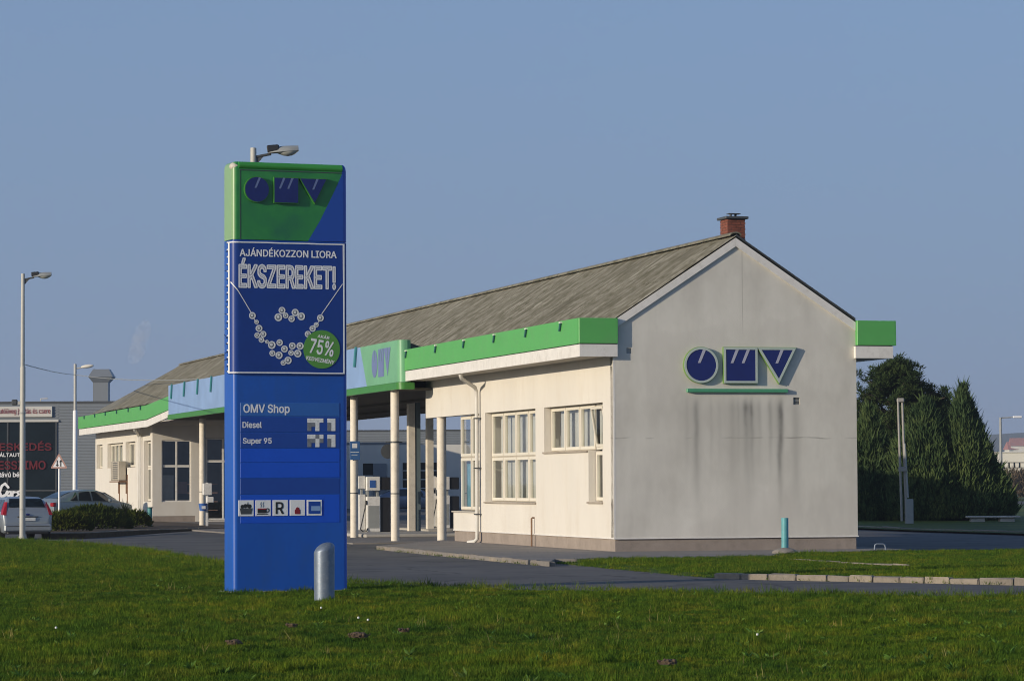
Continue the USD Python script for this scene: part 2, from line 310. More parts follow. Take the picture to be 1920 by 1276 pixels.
    l = [('tc.object', 'mp.vector'), ('mp.vector', 'n1.vector'), ('n1.fac', 'r1.fac'), ('tc.object', 'mps.vector'), ('mps.vector', 'ns.vector'), ('ns.fac', 'rs.fac'),
         ('tc.object', 'xyz.vector'), ('tc.object', 'wob.vector'), ('wob.fac', 'wx.value1'), ('xyz.x', 'wx.value3'), ('wx.value', 'fx.value'), ('fx.result', 'ra.fac'), ('fx.result', 'rb.fac'),
         ('xyz.z', 'za.value'), ('xyz.z', 'zb.value'), ('xyz.z', 'zt.value'), ('ra.color', 'am.value1'), ('za.result', 'am.value2'), ('rb.color', 'bm.value1'), ('zb.result', 'bm.value2'), ('am.value', 'sum.value1'), ('bm.value', 'sum.value2'),
         ('sum.value', 'st.value1'), ('zt.result', 'st.value2'), ('mps.vector', 'brk.value') if False else ('n1.fac', 'brk.value'), ('brk.result', 'e.value2'), ('st.value', 'e.value1'),
         ('wob.fac', 'hz.value1'), ('xyz.z', 'hadd.value1'), ('hz.value', 'hadd.value2'), ('hadd.value', 'hs.value1'), ('hs.value', 'ha.value1'), ('ha.value', 'hl.value1'), ('tc.object', 'hn.vector'), ('hn.fac', 'hg.value'), ('hl.value', 'hm.value1'), ('hg.result', 'hm.value2'), ('r1.color', 'mx2.a'), ('ns.fac', 'rg.fac'), ('rg.color', 'mx2.fac'), ('mx2.result', 'mx4.a'), ('tc.object', 'np.vector'), ('np.fac', 'rpp.fac'), ('rpp.color', 'mx4.fac'), ('mx4.result', 'mx.a'), ('e.value', 'mx.fac'), ('mx.result', 'mx3.a'), ('xyz.x', 'sx.value1'), ('sx.value', 'sa.value1'), ('sa.value', 'sl.value1'), ('xyz.z', 'szz.value'), ('sl.value', 'sm.value1'), ('szz.result', 'sm.value2'), ('sm.value', 'mx3.fac'), ('mx3.result', 'mx5.a'), ('hm.value', 'mx5.fac'), ('mx5.result', 'p.base_color'),
         ('tc.object', 'nf.vector'), ('nf.fac', 'bp.height'), ('tc.object', 'ng.vector'), ('ng.fac', 'bp2.height'), ('bp.normal', 'bp2.normal'), ('bp2.normal', 'p.normal')]
    return usdkit.material(stage, '/World/Looks/gable_plaster', n, l, surface='p.BSDF')
GABLE = gable_material()

# weathered asbestos-cement roof: moss and soot in bands that run down the slope (local x=v, y=u)
def roof_material(i, tone):
    n = {'tc': ('texture_coordinate', {}), 'mp': ('mapping', {'scale': (0.30, 3.6, 0.30)}), 'n1': ('noise_texture', {'scale': 1.6, 'detail': 7.0, 'roughness': 0.65}),
         'r1': ('rgb_ramp', {'ramp': [(0.30, tuple(np.array((0.085, 0.078, 0.055)) * tone)), (0.48, tuple(np.array((0.19, 0.178, 0.138)) * tone)), (0.68, tuple(np.array((0.36, 0.345, 0.285)) * tone))]}),
         'n2': ('noise_texture', {'scale': 2.6, 'detail': 8.0, 'roughness': 0.75}), 'r2': ('rgb_ramp', {'ramp': [(0.44, (0, 0, 0)), (0.62, (0.9, 0.9, 0.9))]}),
         'mx': ('mix_color', {'b': (0.095, 0.088, 0.055)}), 'p': ('principled_bsdf', {'roughness': 0.95}),
         'n3': ('noise_texture', {'scale': 30.0, 'detail': 4.0}), 'bp': ('bump', {'strength': 0.4, 'distance': 0.01})}
    l = [('tc.object', 'mp.vector'), ('mp.vector', 'n1.vector'), ('n1.fac', 'r1.fac'), ('tc.object', 'n2.vector'), ('n2.fac', 'r2.fac'), ('r1.color', 'mx.a'), ('r2.color', 'mx.fac'), ('mx.result', 'p.base_color'),
         ('tc.object', 'n3.vector'), ('n3.fac', 'bp.height'), ('bp.normal', 'p.normal')]
    return usdkit.material(stage, f'/World/Looks/roof_cement_{i}', n, l, surface='p.BSDF')
ROOFS = [roof_material(i, t) for i, t in enumerate((1.0, 0.93, 1.05))]

def asphalt_material():
    n = {'tc': ('texture_coordinate', {}), 'n1': ('noise_texture', {'scale': 0.35, 'detail': 8.0, 'roughness': 0.68}), 'n2': ('noise_texture', {'scale': 60.0, 'detail': 3.0}),
         'r1': ('rgb_ramp', {'ramp': [(0.3, (0.092, 0.088, 0.083)), (0.5, (0.130, 0.123, 0.115)), (0.75, (0.175, 0.166, 0.150))]}),
         'r2': ('rgb_ramp', {'ramp': [(0.3, (0.6, 0.6, 0.6)), (0.7, (1.25, 1.25, 1.25))]}), 'mu': ('mix', {'mix_type': 'multiply', 'fac': 1.0}),
         'bp': ('bump', {'strength': 0.5, 'distance': 0.008}), 'p': ('principled_bsdf', {'roughness': 0.85, 'specular_ior_level': 0.3}),
         'nd': ('noise_texture', {'scale': 0.8, 'detail': 4.0}), 'dm': ('mix', {'mix_type': 'add', 'fac': 1.0}), 'vo': ('voronoi_texture', {'feature': 'distance_to_edge', 'scale': 0.22}), 'vr': ('rgb_ramp', {'ramp': [(0.0, (0.55, 0.55, 0.55)), (0.006, (0.55, 0.55, 0.55)), (0.012, (1, 1, 1))]}), 'mv': ('mix', {'mix_type': 'multiply', 'fac': 1.0}),
         'ns': ('noise_texture', {'scale': 0.9, 'detail': 3.0}), 'sr': ('rgb_ramp', {'ramp': [(0.60, (1, 1, 1)), (0.70, (0.72, 0.72, 0.72))]}), 'ms': ('mix', {'mix_type': 'multiply', 'fac': 1.0})}
    l = [('tc.object', 'n1.vector'), ('tc.object', 'n2.vector'), ('n1.fac', 'r1.fac'), ('n2.fac', 'r2.fac'), ('r1.color', 'mu.color1'), ('r2.color', 'mu.color2'), ('tc.object', 'nd.vector'), ('tc.object', 'dm.color1'), ('nd.color', 'dm.color2'), ('dm.color', 'vo.vector'), ('vo.distance', 'vr.fac'), ('mu.color', 'mv.color1'), ('vr.color', 'mv.color2'), ('tc.object', 'ns.vector'), ('ns.fac', 'sr.fac'), ('mv.color', 'ms.color1'), ('sr.color', 'ms.color2'), ('ms.color', 'p.base_color'), ('n2.fac', 'bp.height'), ('bp.normal', 'p.normal')]
    return usdkit.material(stage, '/World/Looks/asphalt', n, l, surface='p.BSDF')
ASPHALT = asphalt_material()

def grass_material(name, dark, mid, light, s1=0.55, trans=0.3, geo=False):
    """blade/turf colour that drifts over the lawn in world space"""
    n = {'g': ('geometry', {}), 'n4': ('noise_texture', {'scale': 0.16, 'detail': 3.0}), 'r4': ('rgb_ramp', {'ramp': [(0.35, (0.8, 0.86, 1.0)), (0.65, (1.25, 1.12, 0.9))]}), 'mu4': ('mix', {'mix_type': 'multiply', 'fac': 1.0}), 'n1': ('noise_texture', {'scale': s1, 'detail': 6.0, 'roughness': 0.65}),
         'r1': ('rgb_ramp', {'ramp': [(0.30, dark), (0.5, mid), (0.70, light)]}),
         'oi': ('object_info', {}), 'n2': ('noise_texture', {'scale': 9.0, 'detail': 4.0, 'roughness': 0.7}), 'r2': ('rgb_ramp', {'ramp': [(0.3, (0.42, 0.46, 0.5)), (0.7, (1.55, 1.5, 1.2))]}),
         'mu': ('mix', {'mix_type': 'multiply', 'fac': 1.0}),
         'd': ('principled_bsdf', {'roughness': 0.7, 'specular_ior_level': 0.08}), 't': ('translucent_bsdf', {}), 'm': ('mix_closure', {'fac': trans})}
    l = [('g.position', 'n1.vector'), ('n1.fac', 'r1.fac'), ('g.position', 'n2.vector'), ('n2.fac', 'r2.fac'), ('r1.color', 'mu4.color1'), ('g.position', 'n4.vector'), ('n4.fac', 'r4.fac'), ('r4.color', 'mu4.color2'), ('mu4.color', 'mu.color1'), ('r2.color', 'mu.color2'),
         ('mu.color', 'd.base_color'), ('mu.color', 't.color'), ('d.BSDF', 'm.closure1'), ('t.BSDF', 'm.closure2')]
    return usdkit.material(stage, f'/World/Looks/{name}', n, l, surface='m.closure')
GRASS = grass_material('grass_blades', (0.036, 0.100, 0.014), (0.090, 0.158, 0.014), (0.215, 0.215, 0.028), s1=1.5)
TURF = grass_material('turf_soil', (0.026, 0.070, 0.008), (0.050, 0.100, 0.010), (0.095, 0.115, 0.016), trans=0.0)
FIELD = grass_material('far_field', (0.050, 0.085, 0.022), (0.075, 0.105, 0.026), (0.10, 0.125, 0.035), s1=0.08, trans=0.0)
THUJA = grass_material('juniper_foliage', (0.028, 0.060, 0.030), (0.064, 0.108, 0.050), (0.125, 0.175, 0.072), s1=1.4, trans=0.2)
PINE = grass_material('pine_needles', (0.022, 0.045, 0.022), (0.040, 0.068, 0.028), (0.065, 0.095, 0.036), s1=0.9, trans=0.15)
HEDGE = grass_material('low_juniper_foliage', (0.022, 0.040, 0.008), (0.050, 0.075, 0.012), (0.11, 0.115, 0.022), s1=1.8, trans=0.2)
YUCCAM = grass_material('yucca_leaf', (0.02, 0.035, 0.012), (0.035, 0.05, 0.015), (0.06, 0.075, 0.02), trans=0.2)
SCRUB = grass_material('brown_scrub', (0.075, 0.055, 0.040), (0.11, 0.085, 0.065), (0.15, 0.12, 0.09), s1=0.3, trans=0.1)
HILLM = grass_material('hill_woods', (0.05, 0.065, 0.055), (0.075, 0.085, 0.07), (0.10, 0.105, 0.09), s1=0.01, trans=0.0)

# ------------------------------------------------------------------ ground, road, pavements
def grid_sheet(x0, x1, y0, y1, zf, nx, ny):
    X, Y = np.meshgrid(np.linspace(x0, x1, nx), np.linspace(y0, y1, ny), indexing='ij')
    Z = zf(X, Y); v = np.stack([X, Y, Z], -1).reshape(-1, 3)
    i, j = np.meshgrid(np.arange(nx - 1), np.arange(ny - 1), indexing='ij'); a = (i * ny + j).ravel()
    f = np.vstack([np.stack([a, a + ny, a + ny + 1], 1), np.stack([a, a + ny + 1, a + 1], 1)])
    return trimesh.Trimesh(v, f, process=False)
def road_z(x, y):
    return -0.10 - 0.14 * smoothstep(-11, -15, x) * smoothstep(98, 104, y) * smoothstep(128, 112, y)
struct('ground', grid_sheet(-4000, 4000, -60, 9000, lambda x, y: 0 * x - 0.45, 3, 3), FIELD)

def pxpoly(pts, z=-0.1): return [tuple(G(x, y, z)[:2]) for x, y in pts]
def tri_fill(poly, zf, step):
    """triangulated sheet over a polygon, with a grid of inner points so that it can follow zf"""
    poly = Polygon(poly) if not hasattr(poly, 'area') else poly
    ring = np.array(poly.segmentize(step).exterior.coords)[:-1]
    x0, y0, x1, y1 = poly.bounds
    X, Y = np.meshgrid(np.arange(x0, x1, step), np.arange(y0, y1, step))
    q = np.stack([X.ravel(), Y.ravel()], 1)
    inner = shapely.contains_xy(poly.buffer(-step * 0.3), q[:, 0], q[:, 1]); q = q[inner]
    from scipy.spatial import Delaunay
    p = np.vstack([ring, q]); t = Delaunay(p).simplices
    c = p[t].mean(1); t = t[shapely.contains_xy(poly, c[:, 0], c[:, 1])]
    a = p[t]; cr = (a[:, 1, 0] - a[:, 0, 0]) * (a[:, 2, 1] - a[:, 0, 1]) - (a[:, 1, 1] - a[:, 0, 1]) * (a[:, 2, 0] - a[:, 0, 0])
    t[cr < 0] = t[cr < 0][:, ::-1]; t = t[abs(cr) > 1e-7]
    return trimesh.Trimesh(np.column_stack([p, zf(p[:, 0], p[:, 1])]), t, process=False)
road_poly = Polygon([(-60, 30), (40, 30), (60, 95), (75, 190), (40, 260), (-90, 260), (-90, 60)])

# foreground lawn: far edge read along the road
edge_px = [(-420, 996), (-200, 1003), (0, 1012), (130, 1018), (250, 1030), (420, 1058), (540, 1077), (650, 1091), (800, 1099), (1000, 1105), (1300, 1111), (1600, 1115), (1920, 1118), (2350, 1122)]
edge = [tuple(G(x, y)[:2]) for x, y in edge_px]
lawn_poly = Polygon(edge + [(14, 14), (-24, 14)]).buffer(0)
_edge_line = LineString(edge)
def lawn_z(x, y):
    d = shapely.distance(_edge_line, shapely.points(np.asarray(x, float), np.asarray(y, float)))
    n = meshkit.fbm(np.stack([np.asarray(x) * 0.5, np.asarray(y) * 0.35, np.zeros_like(x)], -1), 3, 3)
    return -0.118 + 0.06 * (n - 0.5) * smoothstep(0, 3, d) + 0.03 * smoothstep(-6, -14, x) * smoothstep(0, 2, d)
_road = road_poly.difference(lawn_poly.buffer(-0.25)); _road = max(getattr(_road, 'geoms', [_road]), key=lambda q: q.area)
struct('road', tri_fill(_road, road_z, 2.0), ASPHALT)
struct('lawn', tri_fill(lawn_poly, lawn_z, 0.8), TURF)

near_px = [(1030, 1054), (1090, 1060), (1177, 1069), (1296, 1080), (1338, 1084.0), (1500, 1088), (1700, 1092), (1920, 1097), (2200, 1104)]
far_px = [(2200, 1027), (1920, 1030), (1612, 1034), (1486, 1035.5), (1446, 1042.5), (1217, 1047.5), (1040, 1048)]
_near = [tuple(G(x, y, -0.1)[:2] + (np.array([0.10, 0.12]) if x > 1320 else 0)) for x, y in near_px]
island_poly = Polygon(_near + [tuple(G(x, y, -0.03)[:2]) for x, y in far_px]).buffer(0)
_near_line, _free = LineString(_near), LineString(_near[:5])
def island_z(x, y):
    p = shapely.points(np.asarray(x, float), np.asarray(y, float))
    d, e = shapely.distance(_near_line, p), shapely.distance(_free, p)
    return -0.035 - 0.07 * smoothstep(0.7, 0.0, e) * smoothstep(4.4, 3.2, x) + 0.015 * smoothstep(0, 2, d)
struct('lawn_strip', tri_fill(island_poly, island_z, 0.5), TURF)
verge_px = [(1560, 987.5), (1713, 993.5), (1920, 1000), (2300, 1008), (2300, 905), (1840, 905), (1560, 960)]
verge_poly = Polygon([tuple(G(x, max(y, 945), -0.04)[:2]) for x, y in verge_px]).buffer(0)
struct('verge', tri_fill(verge_poly, lambda x, y: 0 * x - 0.035, 2.0), FIELD)

# pavement round the kiosk with its kerb
kerb_px = [(706, 1023.5), (740, 1027), (850, 1038), (940, 1046), (1030, 1054)]
kerb_w = [G(x, y, -0.02)[:2] for x, y in kerb_px]
pave_pts = [tuple(p) for p in kerb_w] + [tuple(G(x, y, -0.02)[:2]) for x, y in [(1040, 1048.5), (1217, 1048), (1446, 1043), (1486, 1036), (1612, 1034.5)]]
pave_pts += [tuple(uvw(u, v)[:2]) for u, v in [(-1.0, 6.9), (16.5, 6.9), (16.5, 0)]]
pave = prism(Polygon(pave_pts).buffer(0), 0.16); pave.apply_translation((0, 0, -0.165))
struct('pavement', pave, PAVE)
fore = prism(Polygon([tuple(uvw(u, v)[:2]) for u, v in [(16.5, -2.6), (16.5, 8.5), (92, 8.5), (92, -2.0), (60, -2.2)]]), 0.10); fore.apply_translation((0, 0, -0.16))
struct('forecourt', fore, PAVE)

def kerb_run(parent, pts, z0, z1, w, ln, gap=0.012, name='kerb_stone'):
    """individual kerb stones along a line"""
    ls = LineString(pts); s = 0.0
    while s < ls.length - 0.1:
        l = min(ln * random.uniform(0.8, 1.25), ls.length - s)
        a, b = ls.interpolate(s + gap), ls.interpolate(s + l - gap)
        d = np.array([b.x - a.x, b.y - a.y]); L = np.linalg.norm(d)
        if L > 0.05:
            m = cbox(0, L, 0, w, z0, z1 + random.uniform(-0.012, 0.008), 0.018)
            v = np.array(m.vertices); v += rng.normal(0, 0.006, v.shape); m.vertices = v
            R = trimesh.transformations.rotation_matrix(math.atan2(d[1], d[0]) + random.uniform(-0.015, 0.015), [0, 0, 1])
            m.apply_transform(R); m.apply_translation((a.x, a.y, 0))
            part(parent, name, m, random.choice(KERB))
        s += l
k1 = thing('kerb', 'pale cracked kerb of short stones along the grass strip by the gable', 'kerb')
kerb_run(k1, [tuple(G(x, y, -0.1)[:2]) for x, y in [(1338, 1084.5), (1500, 1088), (1700, 1092), (1920, 1097), (2150, 1103)]], -0.2, 0.005, 0.16, 0.55)
k2 = thing('kerb', 'low mossy kerb along the pavement in front of the kiosk downpipe', 'kerb')
kerb_run(k2, [tuple(p) for p in kerb_w][::1], -0.2, 0.0, 0.14, 1.0)
k3 = thing('kerb', 'thin path edging stone lying in the grass beyond the teal post', 'kerb')
kerb_run(k3, [tuple(G(x, y, 0)[:2]) for x, y in [(1478, 1047), (1580, 1054), (1700, 1059)]], -0.1, 0.012, 0.08, 1.0)
k4 = thing('kerb', 'shaded kerb along the far side of the dark lane by the conifers', 'kerb')
kerb_run(k4, [tuple(G(x, y, -0.1)[:2]) for x, y in [(1590, 989), (1713, 995), (1920, 1001.5), (2100, 1006)]], -0.2, 0.0, 0.18, 2.0)
bed_px = [(88, 1001), (160, 1000), (260, 995), (420, 990), (420, 984), (250, 975), (80, 985)]
bed = prism(Polygon([tuple(G(x, y, -0.06)[:2]) for x, y in bed_px]).buffer(0), 0.2); bed.apply_translation((0, 0, -0.24))
struct('planting_bed', bed, SOIL)
k5 = thing('kerb', 'stone kerb round the bed under the low dark hedge', 'kerb')
kerb_run(k5, [tuple(G(x, y, -0.1)[:2]) for x, y in [(88, 1003), (160, 1002), (260, 997), (420, 991.5)]], -0.3, -0.02, 0.2, 1.0)

# ------------------------------------------------------------------ the petrol station (local x = v across, y = u along, z up)
ST = thing('petrol_station', 'long cream petrol station with mossy grey pitched roof and green fascia', 'petrol station', OO, YAW)
RP, EV = 7.42, 5.30                                   # ridge and eave height
def wall_window(u0, u1, z0, z1, cols, rows, v=0.2, fw=0.06, glass=GLASS, ratio=None):
    """frame as one mesh with each pane a sub-part, on the facade plane"""
    ms = [bx(v, v + 0.07, u0, u0 + fw, z0, z1), bx(v, v + 0.07, u1 - fw, u1, z0, z1), bx(v, v + 0.07, u0 + fw, u1 - fw, z0, z0 + fw), bx(v, v + 0.07, u0 + fw, u1 - fw, z1 - fw, z1)]
    us = np.linspace(u0, u1, cols + 1); zs = np.linspace(z0, z1, rows + 1) if ratio is None else [z0] + [z0 + (z1 - z0) * r for r in ratio] + [z1]
    for a in us[1:-1]: ms.append(bx(v - 0.012, v + 0.075, a - fw * 1.1, a + fw * 1.1, z0 + fw, z1 - fw))
    for b in zs[1:-1]: ms.append(bx(v - 0.008, v + 0.072, u0 + fw, u1 - fw, b - fw, b + fw))
    # casement rims, a little proud, so each light has its own edge
    w = part(ST, 'window', ms, FRAMEB)
    for i in range(cols):
        for j in range(len(zs) - 1):
            a0, a1, b0, b1 = us[i] + fw * .45, us[i + 1] - fw * .45, zs[j] + fw * .35, zs[j + 1] - fw * .35
            c = 0.075
            rim = cat([bx(v - 0.022, v + 0.05, a0, a0 + c, b0, b1), bx(v - 0.022, v + 0.05, a1 - c, a1, b0, b1), bx(v - 0.022, v + 0.05, a0 + c, a1 - c, b0, b0 + c), bx(v - 0.022, v + 0.05, a0 + c, a1 - c, b1 - c, b1)])
            part(w, 'frame', rim, FRAMEM)
            g = trimesh.Trimesh([(v + .02, a0 + c, b0 + c), (v + .02, a0 + c, b1 - c), (v + .02, a1 - c, b1 - c), (v + .02, a1 - c, b0 + c)], [(0, 2, 1), (0, 3, 2)], process=False)
            if g.face_normals[0, 0] > 0: g.invert()
            g.apply_translation((-(v + 0.023), -(a0 + a1) / 2, 0)); g.apply_transform(trimesh.transformations.rotation_matrix(random.uniform(-0.006, 0.006), [0, 0, 1])); g.apply_translation((v + 0.023, (a0 + a1) / 2, 0))
            part(w, 'pane', g, glass)
    return w
def curtain(u0, u1, z0, z1, v):
    n = max(8, int((u1 - u0) / 0.05)); us = np.linspace(u0, u1, n)
    vv = v + 0.010 * np.sin(us * 38) + 0.012 * np.sin(us * 13.7 + z0)
    pts = np.concatenate([np.stack([vv, us, us * 0 + z0], 1), np.stack([vv, us, us * 0 + z1], 1)])
    f = [(i, i + 1, n + i + 1) for i in range(n - 1)] + [(i, n + i + 1, n + i) for i in range(n - 1)]
    part(ST, 'curtain', trimesh.Trimesh(pts, f, process=False), CURTAIN, smooth=True)

# kiosk long wall
SILLM = mat('sill_stone', (0.34, 0.29, 0.23), 0.8, 0.15, 5.0)
wins = [sbox(6.70, 1.11, 11.68, 3.50), sbox(0.87, 2.38, 5.90, 3.50), sbox(0.91, 1.15, 2.06, 2.42)]
kw = unary_union([sbox(0.0, 0.29, 12.3, 4.62), sbox(12.3, 0.29, 15.16, 0.80), sbox(12.3, 3.50, 18.37, 4.62)])
for w in wins: kw = kw.difference(w)
part(ST, 'wall', uzprism(kw, 0.0, 0.30), PLASTER, label='sunlit long wall of the kiosk')
part(ST, 'plinth', uzprism(sbox(0.29, -0.12, 15.13, 0.288), 0.025, 0.28), PLINTH)
part(ST, 'drip_edge', uzprism(sbox(-0.012, 0.285, 15.17, 0.315), -0.014, 0.02), WHITE)
part(ST, 'window_sill', bx(-0.045, 0.22, 6.66, 11.72, 1.065, 1.107), SILLM)
part(ST, 'window_sill', bx(-0.045, 0.22, 2.08, 5.94, 2.335, 2.377), SILLM)
part(ST, 'window_sill', bx(-0.045, 0.22, 0.88, 2.10, 1.105, 1.147), SILLM)
part(ST, 'window_sill', bx(-0.05, 0.45, 12.3, 15.2, 0.803, 0.84), CONC, label='grey ledge on the low wall at the kiosk corner')
part(ST, 'corner_bead', bx(-0.012, 0.03, -0.010, 0.02, 0.32, 4.53), WHITE)
wall_window(6.72, 11.66, 1.12, 3.49, 4, 2)
wall_window(2.08, 5.88, 2.39, 3.49, 3, 1)
wall_window(0.93, 2.04, 1.16, 2.36, 1, 1)
wall_window(12.5, 14.95, 0.86, 3.48, 2, 2, v=0.18, fw=0.07, ratio=[0.56])
# the tilted-open light at the gable end
tw = part(ST, 'window', [bx(0.2, 0.27, 0.93, 0.99, 2.40, 3.49), bx(0.2, 0.27, 1.98, 2.04, 2.40, 3.49), bx(0.2, 0.27, 0.99, 1.98, 3.43, 3.49), bx(0.2, 0.27, 0.99, 1.98, 2.40, 2.46)], FRAMEM, label='tilted-open light')
sash = cat([bx(0, .05, 1.0, 1.06, 0, 0.96), bx(0, .05, 1.91, 1.97, 0, .96), bx(0, .05, 1.06, 1.91, 0, .06), bx(0, .05, 1.06, 1.91, .90, .96)]); pn = trimesh.Trimesh([(.02, 1.06, .06), (.02, 1.06, .90), (.02, 1.91, .90), (.02, 1.91, .06)], [(0, 1, 2), (0, 2, 3)], process=False)
if pn.face_normals[0, 0] > 0: pn.invert()
for m in (sash, pn):
    m.apply_transform(trimesh.transformations.rotation_matrix(math.radians(-9), [0, 1, 0])); m.apply_translation((0.17, 0, 2.465))
part(tw, 'sash', sash, FRAMEM); part(tw, 'pane', pn, GLASS)
for a, b, c, d in [(6.75, 11.6, 1.15, 3.45), (2.1, 5.85, 2.4, 3.45), (0.95, 2.0, 1.2, 2.3)]: curtain(a, b, c, d, 0.42)
part(ST, 'poster', bx(0.30, 0.31, 13.85, 14.75, 0.95, 2.15), BLUEPOSTER)

# gable end facing the lawn
gp = Polygon([(0.302, 0.29), (6.08, 0.29), (6.08, 5.30), (3.04, 7.20), (0.302, 5.45)])
gp = Polygon([(0.0, 0.29), (6.08, 0.29), (6.08, 5.36), (3.04, 7.22), (0.0, 5.36)]).difference(sbox(4.47, 3.43, 4.64, 3.60)).difference(sbox(0.32, 4.62, 0.44, 4.75))
part(ST, 'gable_wall', vzprism(gp, -0.008, 0.26), GABLE)
part(ST, 'plinth', vzprism(sbox(0.025, -0.12, 6.05, 0.288), 0.03, 0.288), PLINTH)
part(ST, 'drip_edge', vzprism(sbox(-0.016, 0.283, 6.10, 0.312), -0.022, 0.02), WHITE)
vt = part(ST, 'vent', [bx(4.47, 4.64, 0.05, 0.09, 3.43, 3.60)], DARKGREY)
for k in range(5): part(vt, 'slat', bx(4.475, 4.635, 0.015, 0.05, 3.44 + k * 0.032, 3.455 + k * 0.032), GREYPLASTIC)
part(ST, 'vent', [bx(0.32, 0.44, 0.03, 0.09, 4.62, 4.75)], GREYPLASTIC)
# other walls of kiosk and shop
part(ST, 'wall', [bx(5.78, 6.08, 0.262, 14.9, -0.12, 5.3), bx(0.45, 5.78, 14.6, 14.9, -0.12, 4.5)], PLASTER)
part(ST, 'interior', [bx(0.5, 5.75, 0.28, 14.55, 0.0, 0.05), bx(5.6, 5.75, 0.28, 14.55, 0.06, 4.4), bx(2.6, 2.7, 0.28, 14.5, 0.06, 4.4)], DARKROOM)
# shop block
sw = sbox(70.3, 0.20, 88.9, 4.35)
for a, b, c, d in [(86.3, 88.45, 2.44, 3.65), (79.2, 84.5, 2.44, 3.65), (75.2, 78.3, 2.44, 3.65), (70.5, 72.6, 0.84, 3.62)]: sw = sw.difference(sbox(a, c, b, d))
part(ST, 'wall', uzprism(sw, 0.0, 0.3), PLASTER, label='sunlit long wall of the shop')
part(ST, 'plinth', uzprism(sbox(70.35, -0.2, 88.85, 0.198), 0.025, 0.28), PLINTH)
wall_window(86.32, 88.43, 2.46, 3.63, 2, 1); wall_window(79.22, 84.48, 2.46, 3.63, 4, 1); wall_window(75.22, 78.28, 2.46, 3.63, 2, 1); wall_window(70.55, 72.55, 0.87, 3.6, 2, 2, ratio=[0.56])
for a, b in [(86.4, 88.4), (79.3, 84.4), (75.3, 78.2)]: curtain(a, b, 2.5, 3.6, 0.4)
ew = sbox(0.0, -0.1, 6.08, 4.4).difference(sbox(0.42, 0.84, 1.76, 3.62)).difference(sbox(2.42, 0.0, 5.6, 3.74)).difference(sbox(0.0, -0.1, 1.95, 0.20))
part(ST, 'wall', vzprism(ew, 70.0, 70.298), PLASTER, label='shop end wall under the canopy')
part(ST, 'plinth', vzprism(sbox(0.02, -0.2, 1.96, 0.198), 70.02, 70.29), PLINTH)
def end_window(v0, v1, z0, z1, cols, zs, u=70.06, fw=0.06):
    ms = [bx(v0, v0 + fw, u, u + .07, z0, z1), bx(v1 - fw, v1, u, u + .07, z0, z1), bx(v0 + fw, v1 - fw, u, u + .07, z0, z0 + fw), bx(v0 + fw, v1 - fw, u, u + .07, z1 - fw, z1)]
    vs = np.linspace(v0, v1, cols + 1); zz = [z0] + zs + [z1]
    for a in vs[1:-1]: ms.append(bx(a - fw * .7, a + fw * .7, u - .01, u + .075, z0 + fw, z1 - fw))
    for b in zz[1:-1]: ms.append(bx(v0 + fw, v1 - fw, u - .006, u + .072, b - fw * .9, b + fw * .9))
    w = part(ST, 'window', ms, WHITE)
    for i in range(cols):
        for j in range(len(zz) - 1):
            g = trimesh.Trimesh([(vs[i] + fw * .7, u + .03, zz[j] + fw * .9), (vs[i + 1] - fw * .7, u + .03, zz[j] + fw * .9), (vs[i + 1] - fw * .7, u + .03, zz[j + 1] - fw * .9), (vs[i] + fw * .7, u + .03, zz[j + 1] - fw * .9)], [(0, 1, 2), (0, 2, 3)], process=False)
            if g.face_normals[0, 1] > 0: g.invert()
            part(w, 'pane', g, GLASS)
end_window(0.42, 1.76, 0.84, 3.62, 2, [2.45]); end_window(2.45, 5.58, 0.02, 3.72, 4, [2.66])
part(ST, 'wall', [bx(5.78, 6.08, 70.3, 88.6, -0.2, 5.3), bx(0.3, 6.08, 88.6, 88.9, -0.2, 4.4)], PLASTER)
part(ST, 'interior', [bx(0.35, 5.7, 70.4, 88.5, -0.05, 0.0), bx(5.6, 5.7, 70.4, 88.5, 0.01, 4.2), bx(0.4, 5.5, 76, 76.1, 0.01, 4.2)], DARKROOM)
part(ST, 'shelf', [bx(0.50, 1.06, 70.6, 70.9, 0.01, 2.05)], PUMPWHITE)
part(ST, 'poster', bx(1.2, 1.66, 70.5, 70.52, 1.2, 1.75), WARNRED)
part(ST, 'shelf', [bx(1.5, 3.4, 72.4, 72.8, 0.01 + 0.4 * k, 0.05 + 0.4 * k) for k in range(5)], WARNRED)

# soffits
part(ST, 'soffit', bx(-0.83, 7.0, 0.27, 17.6, 4.56, 4.60), CONC)
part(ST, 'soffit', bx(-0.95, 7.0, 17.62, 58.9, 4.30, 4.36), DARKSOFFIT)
part(ST, 'soffit', bx(-0.80, 7.0, 58.92, 88.9, 4.30, 4.34), CONC)
# fascias : near front box, near right box (back), far
part(ST, 'fascia', [cbox(-0.88, 0.075, -0.15, -0.012, 4.845, 5.44, 0.012), bx(-0.88, -0.10, -0.012, 17.55, 4.845, 5.44)], GREEN)
part(ST, 'fascia_board', [bx(-0.86, 0.065, -0.135, -0.012, 4.54, 4.825), bx(-0.86, -0.80, -0.012, 17.5, 4.54, 4.825)], WHITE)
part(ST, 'fascia_shadow_gap', [bx(-0.84, 0.05, -0.12, -0.012, 4.825, 4.845), bx(-0.84, -0.80, -0.012, 17.5, 4.825, 4.845)], BLACK)
part(ST, 'fascia', [cbox(6.06, 7.06, -0.15, -0.012, 4.845, 5.44, 0.012), bx(6.95, 7.06, -0.012, 88.9, 4.845, 5.44)], GREEN)
part(ST, 'fascia_board', [bx(6.02, 6.98, -0.135, -0.012, 4.54, 4.825), bx(6.92, 6.98, -0.012, 88.9, 4.54, 4.825)], WHITE)
part(ST, 'fascia_shadow_gap', [bx(6.04, 6.96, -0.12, -0.012, 4.825, 4.845)], BLACK)
